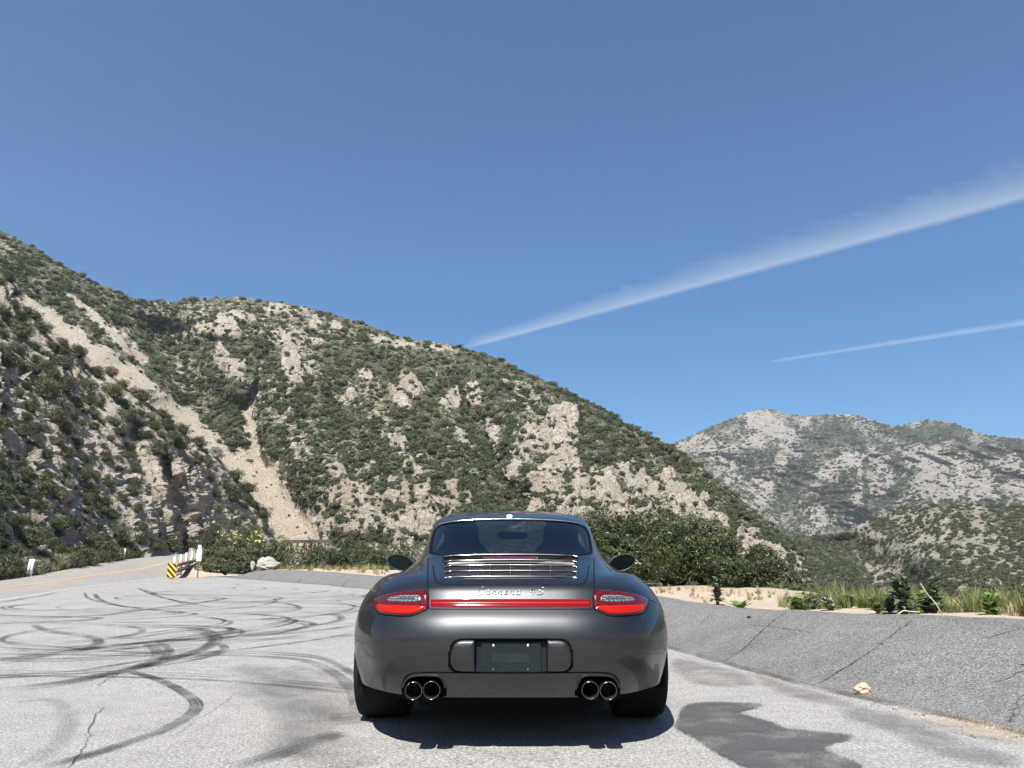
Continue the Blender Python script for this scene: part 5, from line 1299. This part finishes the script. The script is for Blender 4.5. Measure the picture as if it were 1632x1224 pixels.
MARKS = [
 ([(385, 322), (400, 345), (440, 360), (500, 375), (560, 382), (640, 390), (720, 397), (780, 401), (812, 404), (770, 411), (660, 419), (520, 428), (380, 436)], .26, 'd'),
 ([(565, 300), (600, 320), (680, 345), (760, 358), (850, 372)], .24, 'd'),
 ([(400, 412), (520, 395), (640, 380), (760, 365), (860, 351), (930, 343), (880, 338), (780, 336), (690, 338)], .24, 'd'),
 ([(180, 360), (100, 366), (50, 373), (34, 378), (70, 384), (160, 388), (300, 388), (460, 388), (640, 386)], .22, 'd'),
 ([(-60, 405), (120, 413), (260, 416), (380, 419), (418, 423), (370, 429), (240, 434), (100, 440), (-40, 448)], .26, 'd'),
 ([(-40, 536), (100, 545), (250, 550), (400, 545), (560, 525), (740, 498), (880, 480), (960, 467), (900, 456), (740, 449), (560, 450)], .22, 'm'),
 ([(-60, 566), (200, 566), (450, 572), (700, 575), (900, 572), (1100, 580), (1250, 595), (1340, 632), (1410, 682), (1445, 740), (1460, 800)], .26, 'm'),
 ([(-60, 654), (300, 660), (600, 664), (900, 678), (1100, 692), (1300, 712), (1450, 732)], .17, 'm'),
 ([(470, 628), (560, 648), (640, 672), (710, 705), (770, 740), (802, 770), (795, 798), (745, 838), (640, 890), (520, 930), (400, 970), (280, 1003), (160, 1035)], .20, 'd'),
 ([(40, 772), (150, 755), (220, 757), (268, 790), (284, 832), (270, 882), (230, 940), (165, 985), (90, 1030)], .30, 'f'),
 ([(760, 455), (850, 472), (885, 500), (870, 525), (810, 556), (720, 580), (560, 618), (420, 652), (240, 690), (0, 708)], .34, 'm'),
 ([(135, 453), (200, 482), (300, 490), (380, 502), (420, 522), (370, 548), (250, 575)], .36, 'f'),
 ([(600, 525), (645, 555), (640, 585), (590, 612), (500, 640), (380, 660)], .30, 'm'),
 ([(940, 372), (1060, 356), (1160, 360), (1236, 378), (1190, 392), (1060, 404), (900, 418)], .22, 'm'),
 ([(1300, 356), (1400, 362), (1452, 374), (1420, 390), (1340, 406), (1200, 424)], .22, 'm'),
 ([(990, 404), (1120, 412), (1208, 428), (1190, 444), (1080, 466), (900, 490), (700, 510), (450, 536), (250, 560), (0, 610)], .22, 'd'),
 ([(1240, 396), (1370, 406), (1398, 424), (1370, 440), (1260, 458), (1080, 482), (860, 500), (620, 520)], .22, 'm'),
 ([(1060, 420), (1200, 430), (1290, 446), (1230, 466), (1130, 486), (950, 498), (760, 512)], .26, 'd'),
 ([(800, 418), (900, 425), (950, 437), (900, 455), (760, 470), (620, 490), (440, 512)], .20, 'm'),
 ([(420, 448), (640, 447), (860, 453), (972, 465), (900, 492), (740, 508), (500, 528), (240, 560)], .22, 'm'),
 ([(1460, 452), (1330, 470), (1200, 486), (1040, 496), (820, 505), (560, 520), (280, 552), (-40, 598)], .18, 'm'),
 ([(1460, 488), (1330, 512), (1200, 526), (1050, 545), (880, 560), (700, 580), (500, 610), (300, 640)], .18, 'f'),
 ([(-40, 590), (160, 598), (400, 590), (640, 570), (820, 550)], .20, 'm'),
 ([(-40, 500), (140, 520), (330, 535), (520, 548), (700, 556)], .20, 'f'),
 ([(-40, 438), (120, 430), (300, 412), (440, 404), (640, 398)], .18, 'm'),
 ([(700, 415), (900, 400), (1150, 385), (1460, 380)], .16, 'f'),
 ([(460, 340), (760, 325), (1040, 330), (1160, 343), (1080, 352), (900, 358)], .20, 'f'),
 ([(940, 1040), (1080, 1000), (1200, 955), (1320, 910), (1390, 892)], .26, 'm'),
 ([(1180, 622), (1320, 650), (1400, 700), (1430, 760)], .5, 'f'),
]
for k, (pts, w, s) in enumerate(MARKS):
    ribbon('tyre_mark', pts, w * .46, {'d': mk_dark, 'm': mk_mid, 'f': mk_faint}[s], lot, CR)
for k, (pts, w, s) in enumerate(MARKS[:27]):
    rgm = np.random.default_rng(900 + k)
    if k in (8, 9): continue
    dx, dy = rgm.uniform(-46, 46), rgm.uniform(-9, 14)
    ribbon('tyre_mark', [(x * rgm.uniform(.985, 1.015) + dx, y + dy * (.4 + (y - 300) / 300)) for x, y in pts], w * .32, mk_mid if k % 3 else mk_dark, lot, CR)
rgm = np.random.default_rng(41)
for k in range(30):
    for _ in range(40):
        cx_, cy_, r0 = rgm.uniform(-13, -1.5), rgm.uniform(8, 30), rgm.uniform(1.4, 4.2); a0, sp = rgm.uniform(0, 6.28), rgm.uniform(1.6, 4.6)
        th = a0 + np.linspace(0, sp, 60); rr_ = r0 * (1 + np.linspace(0, rgm.uniform(-.35, .5), 60)); X_ = cx_ + rr_ * np.cos(th) * rgm.uniform(.9, 1.3); Y_ = cy_ + rr_ * np.sin(th)
        if ((X_ > near_x(Y_) + .4) & (X_ < base_x(Y_) - .5) & (Y_ > 6.5)).all(): break
    else: continue
    pp_ = topx(np.stack([X_, Y_, g(Y_)], -1))
    ribbon('tyre_mark', [tuple(q) for q in pp_], rgm.uniform(.06, .15), (mk_mid, mk_dark, mk_mid, mk_faint)[k % 4], lot)
# broad grey smears
for pts, w in (([(950, 690), (1100, 750), (1200, 800), (1260, 850), (1230, 930), (1150, 1010)], .4), ([(1020, 640), (1180, 670), (1330, 760), (1420, 860)], .5), ([(1330, 840), (1400, 838), (1470, 836)], .26), ([(1250, 900), (1340, 960), (1400, 1035)], .45)):
    ribbon('rubber_smear', pts, w, mk_faint if w > .3 else mk_mid, lot, CR)
# cracks
crack_m = mark_mat('crack', (.03, .03, .03), .95, .2, streaks=False)
for pts, w in (([(485, 645), (440, 680), (405, 702)], .02), ([(425, 780), (400, 850), (380, 888), (360, 940), (320, 985), (270, 1035)], .016), ([(560, 835), (640, 860), (760, 850)], .01), ([(980, 720), (900, 770), (830, 830), (700, 900)], .008)):
    ribbon('crack', pts, w * .6, crack_m, lot, CR, wob=.010, seed=int(w * 1e4))
CB = (1000, 820, 2.582)
for pts, w in (([(1060, 762), (940, 800), (820, 812), (700, 800)], .012), ([(180, 620), (330, 636), (480, 640)], .012), ([(200, 690), (340, 700)], .010), ([(1530, 1035), (1600, 990)], .008)):
    ribbon('crack', pts, w * .6, crack_m, lot, CB, wob=.012, seed=int(w * 3e4))

def stain(name, poly, mat, parent, crop=None, n=220, lobes=.05):
    """irregular patch: rim carries V=0, inside V=.5"""
    if crop: poly = [(x / crop[2] + crop[0], y / crop[2] + crop[1]) for x, y in poly]
    O = resample(np.array([on_ground(*p)[:2] for p in smooth_poly(poly, 1)]), n); c = O.mean(0)
    _lift[0] += 1; dz = .0035 + .00045 * (_lift[0] % 44)
    # triangulate with a fine grid clipped to the outline
    lo, hi = O.min(0), O.max(0); st = max((hi - lo)) / 90
    X, Y = np.meshgrid(np.arange(lo[0] - st, hi[0] + 2 * st, st), np.arange(lo[1] - st, hi[1] + 2 * st, st)); P = np.stack([X, Y], -1)
    d = np.sqrt(((P[:, :, None] - O) ** 2).sum(-1)).min(-1); ins = inpoly(P, [tuple(o) for o in O]); sd = np.where(ins, d, -d)
    f = grid_faces(*X.shape); keep = (sd.ravel()[f] > -st * 1.2).any(1); f = f[keep]; u, inv = np.unique(f, return_inverse=True)
    Q = P.reshape(-1, 2)[u]; V = np.c_[Q, lot_z(Q[:, 0], Q[:, 1]) + dz]; s = np.clip(.5 * (sd.ravel()[u] + .02) / .14, 0, .5)
    return obj(name, V, inv.reshape(f.shape), mat, parent, uv=np.stack([np.full(len(u), .5), s], -1))
wet = mark_mat('dark_sealed_patch', (.062, .062, .064), 1.5, .22, 40, False); damp = mark_mat('greyish_patch', (.135, .130, .122), .8, .8, 6, False)
stain('dark_patch', [(205, 850), (230, 800), (260, 782), (330, 776), (450, 778), (560, 782), (548, 794), (500, 806), (452, 818), (540, 846), (610, 862), (640, 886), (760, 896), (900, 908), (925, 922), (900, 938), (840, 950), (800, 962), (850, 990), (930, 1020), (990, 1060), (560, 1075), (480, 1040), (400, 1000), (330, 960), (270, 915), (190, 880)], wet, lot, CB)
stain('grey_patch', [(500, 640), (640, 690), (840, 745), (980, 790), (1200, 850), (1400, 940), (1632, 1000), (1632, 1060), (1320, 1020), (1180, 960), (1080, 900), (900, 850), (850, 800), (700, 760), (560, 720)], damp, lot, CB)
stain('grey_patch', [(160, 590), (300, 610), (480, 650), (560, 700), (400, 720), (200, 680)], damp, lot, CB)
stain('grey_patch', [(900, 600), (1180, 620), (1380, 700), (1420, 860), (1300, 1000), (1050, 990), (1100, 800), (960, 700)], mark_mat('faint_patch', (.15, .147, .142), .32, .9, 6, False), lot, CR)

drift_m = mark_mat('sand_drift', (.36, .31, .25), .9, .8, 14, False)
stain('sand_drift', [(1150, 842), (1230, 836), (1330, 842), (1440, 866), (1560, 892), (1640, 905), (1640, 962), (1560, 946), (1440, 925), (1340, 902), (1240, 872)], drift_m, lot, CB)
# --- joints and cracks on the berm
def berm_hit(px, py):
    l, nn, _, _ = berm_bvh.ray_cast(Vector((0, 0, CAM_H)), ray(px, py))
    if l is None:
        l, nn, _, _ = berm_bvh.find_nearest(on_ground(px, max(py, 935)))
    return l, (nn if nn.z > 0 else -nn)
def berm_line(pts, w, seed, crop=CB, n=60, wob=.012):
    pts = [(x / crop[2] + crop[0], y / crop[2] + crop[1]) for x, y in pts]; L = resample(smooth_poly(pts, 1, False), n, False); rg = np.random.default_rng(seed)
    P = [berm_hit(*p) for p in L]; V, UV = [], []
    off = np.cumsum(rg.normal(size=n)) * wob * .25 + rg.normal(size=n) * wob * .5
    for i in range(n):
        t = (P[min(i + 1, n - 1)][0] - P[max(i - 1, 0)][0]); s = t.cross(P[i][1])
        if s.length < 1e-8: s = Vector((1, 0, 0))
        s.normalize(); ww = w * .6 * rg.uniform(.3, 1.6)
        for k in (-.5, 0, .5):
            V.append(P[i][0] + s * (ww * k + off[i]) + P[i][1] * .004); UV.append((i / (n - 1), k + .5))
    return obj('joint_crack', V, grid_faces(n, 3), crack_m, berm, uv=UV)
berm_line([(655, 402), (600, 440), (540, 490), (490, 545), (430, 585), (400, 600)], .03, 1)
berm_line([(1180, 428), (1100, 490), (1000, 565), (900, 630), (820, 680), (770, 710)], .03, 2)
berm_line([(500, 458), (580, 462), (680, 474), (770, 490)], .028, 3)
berm_line([(360, 395), (320, 430), (290, 460)], .022, 4); berm_line([(220, 478), (200, 490), (180, 500)], .016, 5)
berm_line([(1640, 470), (1560, 490), (1500, 510)], .02, 6); berm_line([(1640, 640), (1560, 665), (1480, 690)], .02, 7); berm_line([(1640, 720), (1590, 790), (1540, 860)], .022, 8)
berm_line([(1020, 520), (1040, 530), (1060, 545)], .012, 9); berm_line([(120, 345), (160, 350), (230, 372)], .012, 10)
LFT = (0, 820, 2.55)
berm_line([(1080, 240), (1050, 262), (1020, 285)], .10, 11, LFT); berm_line([(1225, 262), (1210, 280), (1195, 292)], .09, 12, LFT); berm_line([(1420, 262), (1400, 285), (1385, 297)], .08, 13, LFT)
# dark gritty seam along the berm's foot
V, UV = [], []
seam = [i for i in range(len(base_curve)) if 2.5 < base_curve[i, 1] < 45]
rg = np.random.default_rng(3)
for i in seam:
    o = -.02 - ragged[first][i] * .7 + rg.normal() * .012
    for k in (-.5, 0, .5):
        q = base_curve[i] + nrmB[i] * (o + k * .09); V.append((q[0], q[1], float(lot_z(np.array(q[0]), np.array(q[1]))) + .012 + .02 * max(0, k))); UV.append((.5, k + .5))
obj('gritty_seam', V, grid_faces(len(seam), 3), mark_mat('dark_grit', (.06, .055, .05), .85, .5, 50, False), berm, uv=UV)

# ================================================================== stones and scraps
def stone(name, base, size, mat, label, seed, cat='rock', sub=3, rz=0.0, sink=.12, rough=.28):
    bm = bmesh.new(); bmesh.ops.create_icosphere(bm, subdivisions=sub, radius=1.0)
    v = np.array([q.co[:] for q in bm.verts]); f = [tuple(q.index for q in a.verts) for a in bm.faces]; bm.free()
    k = 1 + rough * fbm(v * 1.3 + seed, 3, seed) * 1.5 + .07 * fbm(v * 4 + seed, 3, seed + 1)
    q = v * k[:, None]
    for pl in range(5):                          # a few broken faces
        rg = np.random.default_rng(seed * 10 + pl); nrm = rg.normal(size=3); nrm /= np.linalg.norm(nrm); dd = q @ nrm - .78; q = q - np.where(dd > 0, dd * .85, 0)[:, None] * nrm
    q = q * np.array(size); q[:, 2] += size[2] * (1 - sink)
    c, s = math.cos(rz), math.sin(rz); q = np.stack([q[:, 0] * c - q[:, 1] * s, q[:, 0] * s + q[:, 1] * c, q[:, 2]], -1)
    o = obj(name, q, f, mat, smooth=False); o.location = base; return tag(o, label, cat)
p = on_ground(1374, 1110); l, nn = berm_hit(1375, 1104); stone('stone', (l.x, l.y, l.z - .01), (.058, .045, .04), stone_m, 'fist sized tan stone lying at the foot of the berm', 3, rz=.4)
p = on_ground(1427, 1131); stone('stone', (p.x, p.y, p.z), (.022, .018, .012), white_stone_m, 'small pale pebble on the lot below the tan stone', 5, 'pebble', 2)
zb = gz(at(423, 900, 43.5).x, 43.5)
p = at(428, 903, 43.5); stone('boulder', (p.x, p.y, zb - .05), (.62, .42, .34), white_stone_m, 'large white boulder on the shoulder behind the far berm', 8, 'boulder', 4, rz=.5, rough=.34)
p = at(403, 903, 44); stone('boulder', (p.x, p.y, zb - .05), (.14, .14, .26), white_stone_m, 'small upright white rock left of the large boulder', 9, 'rock', 3)
p = at(418, 899, 45.5); stone('boulder', (p.x, p.y, zb - .1), (.35, .3, .42), white_stone_m, 'pale rock leaning behind the large white boulder', 12, 'rock', 3)
for px_, s, lb in ((8, .16, 'pale rock at the far left edge of the road'), (145, .2, 'pale flat rock in the verge below the green bushes'), (166, .14, 'small pale rock beside the road, right of the flat one')):
    q = at_base(px_, -2); stone('rock', (q[0] * .985, q[1] * .985, q[2]), (s * 1.5, s, s * .8), white_stone_m, lb, 20 + px_, 'rock', 3)
l, nn = berm_hit(1194, 985); o = stone('rubber_scrap', (l.x, l.y, l.z - .004), (.03, .018, .016), black_plastic if 'black_plastic' in globals() else simple('black_scrap', (.01, .01, .01), .6), 'black scrap lying high on the berm', 31, 'scrap', 2, rz=.7, rough=.5)
# gravel washed along the berm's foot, and scattered grit
grav = [proto('grit_%d' % k, *(lambda v: (v, [(0, 2, 1), (0, 3, 2), (0, 4, 3), (0, 1, 4), (5, 1, 2), (5, 2, 3), (5, 3, 4), (5, 4, 1)]))([(x * np.random.default_rng(k * 7 + i).uniform(.6, 1.2), y * np.random.default_rng(k * 9 + i).uniform(.6, 1.2), z * .7) for i, (x, y, z) in enumerate([(0, 0, 1), (1, 0, 0), (0, 1, 0), (-1, 0, 0), (0, -1, 0), (0, 0, -1)])]), m) for k, m in enumerate((white_stone_m, stone_m, sand_m, simple('dark_grit_stone', (.05, .045, .04), .9)))]
rg = np.random.default_rng(77); gp, gs = [], []
for k in range(5200):
    px_, py_ = rg.normal(1590, 55), rg.normal(1152, 9); py_ += (px_ - 1580) * .18
    if k > 4200: px_, py_ = rg.uniform(1080, 1632), 1040 + (rg.uniform(0, 1)) * 10; py_ = np.interp(px_, [1062, 1120, 1200, 1300, 1375, 1500, 1632], [1031, 1047, 1070, 1097, 1113, 1140, 1170]) + abs(rg.normal(0, 7)) + 1
    q = on_ground(px_, py_)
    if q.x > base_x(q.y) + .12: continue
    gp.append((q.x, q.y, q.z + .002)); gs.append(rg.uniform(.003, .017) * rg.uniform(.5, 1) if k <= 4200 else rg.uniform(.0015, .006))
for k in range(2500):
    y = rg.uniform(2.9, 9); x = rg.uniform(-5, base_x(y)); gp.append((x, y, float(g(y)) + .002)); gs.append(rg.uniform(.001, .0035))
gs = np.array(gs); instancer('gravel', gp, np.stack([gs, gs, gs * .8], -1), rg.uniform(0, 6.28, (len(gp), 3)), rg.choice(4, len(gp), p=[.4, .25, .25, .1]), grav, 'pale gravel washed along the foot of the berm on the right', 'gravel')
# seedling at the right edge
l, nn = berm_hit(1640, 1064)
weed('seedling', (l.x + .02, l.y, l.z - .01), .05, 7, .075, .032, leaf_green, 'bright green seedling growing from the berm at the right edge', 421, rise=.35, droop=.2)

# ================================================================== signs, posts, rails
steel = simple('galvanised_steel', (.30, .30, .30), .5, .8, noise=.2); white_pl = simple('white_plastic', (.72, .72, .70), .5, noise=.06); wood_m = simple('weathered_timber', (.15, .115, .085), .9, noise=.4, nscale=12)
# object marker: yellow plate with black stripes falling to the right
p = at(273, 921.5, 41); mk = empty('object_marker', (p.x, p.y, p.z)); tag(mk, 'yellow and black striped hazard marker at the corner of the road', 'sign')
w, h = .46, .68
yel = simple('sign_yellow', (.72, .40, .03), .5, noise=.08); blk = simple('sign_black', (.015, .015, .015), .5)
obj('plate', *box(0, 0, h / 2 + .04, w, .012, h), yel, mk, smooth=False)
def clip_stripe(c, t):
    """stripe across the plate: keeps |(x + z) - c| < t inside the plate"""
    out = []
    sq = [(-w / 2, 0), (w / 2, 0), (w / 2, h), (-w / 2, h)]
    def cl(poly, a, bb, d):
        r = []
        for i in range(len(poly)):
            p0, p1 = poly[i], poly[(i + 1) % len(poly)]; f0, f1 = a * p0[0] + bb * p0[1] - d, a * p1[0] + bb * p1[1] - d
            if f0 <= 0: r.append(p0)
            if f0 * f1 < 0: s = f0 / (f0 - f1); r.append((p0[0] + s * (p1[0] - p0[0]), p0[1] + s * (p1[1] - p0[1])))
        return r
    q = cl(cl(sq, 1, 1, c + t), -1, -1, -(c - t)); return q
for c in (-.12, .16, .44, .72):
    q = clip_stripe(c, .075)
    if len(q) > 2: obj('stripe', [(x, -.010, z + .04) for x, z in q] + [(x, -.006, z + .04) for x, z in q], [tuple(range(len(q)))] + [(i, (i + 1) % len(q), len(q) + (i + 1) % len(q), len(q) + i) for i in range(len(q))], blk, mk, smooth=False)
obj('post', *box(0.0, .05, .25, .06, .06, .9), wood_m, mk, smooth=False)
# white paddle sign
p = at(315, 914, 44.5); sg = empty('paddle_sign', (p.x, p.y, p.z)); tag(sg, 'narrow white paddle sign on a dark post, left of the dark bush', 'sign')
obj('post', *box(0, .02, .45, .05, .05, 1.5), simple('dark_post', (.06, .06, .06), .7), sg, smooth=False)
obj('plate', *box(0, -.02, .98, .26, .015, .62), white_pl, sg, smooth=False); obj('cap_plate', *box(0, -.02, 1.42, .16, .015, .20), white_pl, sg, smooth=False)
mark_b = simple('faded_blue_mark', (.35, .38, .46), .6)
for zz in (1.08, .95, .82): obj('faded_mark', *box(0, -.031, zz, .10, .003, .07), mark_b, sg, smooth=False)
# guard rail running back along the road, white markers on timber posts
for k, (px_, py_, Y_) in enumerate([(277.5, 912, 43.5), (287.5, 909, 46.5), (296, 906, 50), (305, 903, 54)]):
    p = at(px_, py_, Y_); t = empty('marker_post', (p.x, p.y, p.z)); tag(t, ['nearest white topped marker post behind the striped marker', 'second white topped marker post behind the striped marker', 'third white topped marker post along the road', 'farthest white topped marker post, next to the paddle sign'][k], 'post', 'white topped marker posts')
    sc2 = Y_ / FPX; obj('timber', *box(0, 0, 3 * sc2, .13, .13, 22 * sc2), wood_m, t, smooth=False); obj('white_marker', *box(0, -.09, 17 * sc2, 2.6 * sc2, .03, 14 * sc2), white_pl, t, smooth=False)
a, c2 = at(281, 900, 43.8), at(312, 893, 55)
gr_ = empty('guard_rail', tuple(a)); tag(gr_, 'weathered timber guard rail behind the striped marker', 'guard rail')
d = c2 - a
for z0 in (0, -.32): obj('beam', *tube([(0, 0.1, z0), d * .5 + Vector((0, .1, z0)), d + Vector((0, .1, z0))], .10, 6), wood_m, gr_)
# delineators on the left verge
for px_, py_, Y_, lb, two in ((48, 908, 35, 'pair of white delineator posts in the left verge', True), (198, 886, 52, 'single white delineator post below the cliff', False)):
    p = at(px_, py_, Y_); t = empty('delineator', (p.x, p.y, p.z)); tag(t, lb, 'post'); sc2 = Y_ / FPX
    for dx in ((-2.6, 2.0) if two else (0,)): obj('blade', *tube([(dx * sc2, 0, -.3), (dx * sc2 + .02, 0, 6 * sc2), (dx * sc2 + (.05 if two else .02), 0, (16 if two else 11) * sc2)], .055, 6), white_pl, t)
# far guard rail below the scree
a, c2 = at(452, 864, 112), at(520, 866.5, 110); fr_ = empty('far_guard_rail', tuple(a)); tag(fr_, 'dark far guard rail below the scree slope', 'guard rail'); d = c2 - a
bx = box(0, 0, 0, d.length, .25, .42, 0); obj('beam', [(v[0] + d.length / 2, v[1], v[2] + .1) for v in bx[0]], bx[1], simple('dark_rail', (.05, .045, .04), .8), fr_, smooth=False)
for k in range(8): obj('post', *box(d.length * k / 7, .2, -.6, .2, .2, 1.4), wood_m, fr_, smooth=False)
# ridge-top yucca stalks
# ================================================================== contrails and haze
def vol_mat(name, dens, aniso=0.2, col=(1, 1, 1)):
    m = bpy.data.materials.new(name); m.use_nodes = True; nt = m.node_tree; nt.nodes.clear(); o = nt.nodes.new('ShaderNodeOutputMaterial'); v = nt.nodes.new('ShaderNodeVolumePrincipled')
    v.inputs['Density'].default_value = dens; v.inputs['Anisotropy'].default_value = aniso; v.inputs['Color'].default_value = (*col, 1)
    nt.links.new(v.outputs[0], o.inputs['Volume']); return m
def contrail(name, a_px, b_px, alt, core, veil, dens, label, seed, layers=9, shift=.8, ext=2.4, veil_dens=.5):
    """long band of ice cloud: nested tapering bodies, the inner ones thicker, so that the edges are soft"""
    def pt(p):
        q = at(p[0], p[1], 1.0); return q * 1.0 if False else Vector((q.x, 1.0, q.z - CAM_H)) * (alt / (q.z - CAM_H))
    A, B = pt(a_px), pt(b_px); d = (B - A); L = d.length * ext; u = d.normalized(); s = Vector((0, 0, 1)).cross(u).normalized(); s = s if s.y > 0 else -s
    t = empty(name, tuple(A)); tag(t, label, 'contrail')
    n = 480
    for k in range(layers):
        f = (k + .6) / layers; V = []
        for i in range(n):
            x = i / (n - 1); ww = (core[0] + (core[1] - core[0]) * x) * f ** .9; th = ww * .35
            wob = 1 + .22 * float(noise3(np.array([x * 53, k * .5, seed]), seed)) + .13 * float(noise3(np.array([x * 230, k * .5, seed + 3.]), seed + 1))
            grow = min(1, x / .028) ** .5 * min(1, (1 - x) / .02 + .02) ** .5
            v = (veil[0] + (veil[1] - veil[0]) * x) * max(0, (f - .35) / .65) ** 1.3
            c = u * (L * x)
            for q in range(12):
                a = 2 * math.pi * q / 12; up_side = max(0, -math.sin(a)) if shift < 0 else max(0, math.sin(a))
                V.append(c + (s * math.sin(a) * -(ww * wob + v * wob * (1 if math.sin(a) > 0 else 0)) + Vector((0, 0, 1)) * math.cos(a) * th) * grow)
        obj('wisp', V, [tuple(q) for q in grid_faces(n, 12, True)] + [tuple(range(11, -1, -1)), tuple((n - 1) * 12 + q for q in range(12))], vol_mat(name, dens * (.8 if f < .5 else veil_dens)), t)
    return t
contrail('contrail', (742, 554), (1632, 312), 3000, (85, 200), (230, 1385), 1 / 1450., 'long white contrail rising from the big hill to the right edge', 5, layers=14, veil_dens=.42)
contrail('contrail', (1225, 577), (1632, 515), 3000, (75, 155), (50, 190), 1 / 900., 'short faint contrail above the far mountain', 9, layers=6)
hz = tag(obj('haze', *box(0, 0, 190, 6400, 6400, 510), vol_mat('thin_haze', .00022, .3, (.93, .97, 1.0))), 'thin pale haze over the canyon and far mountain', 'haze', kind='stuff')
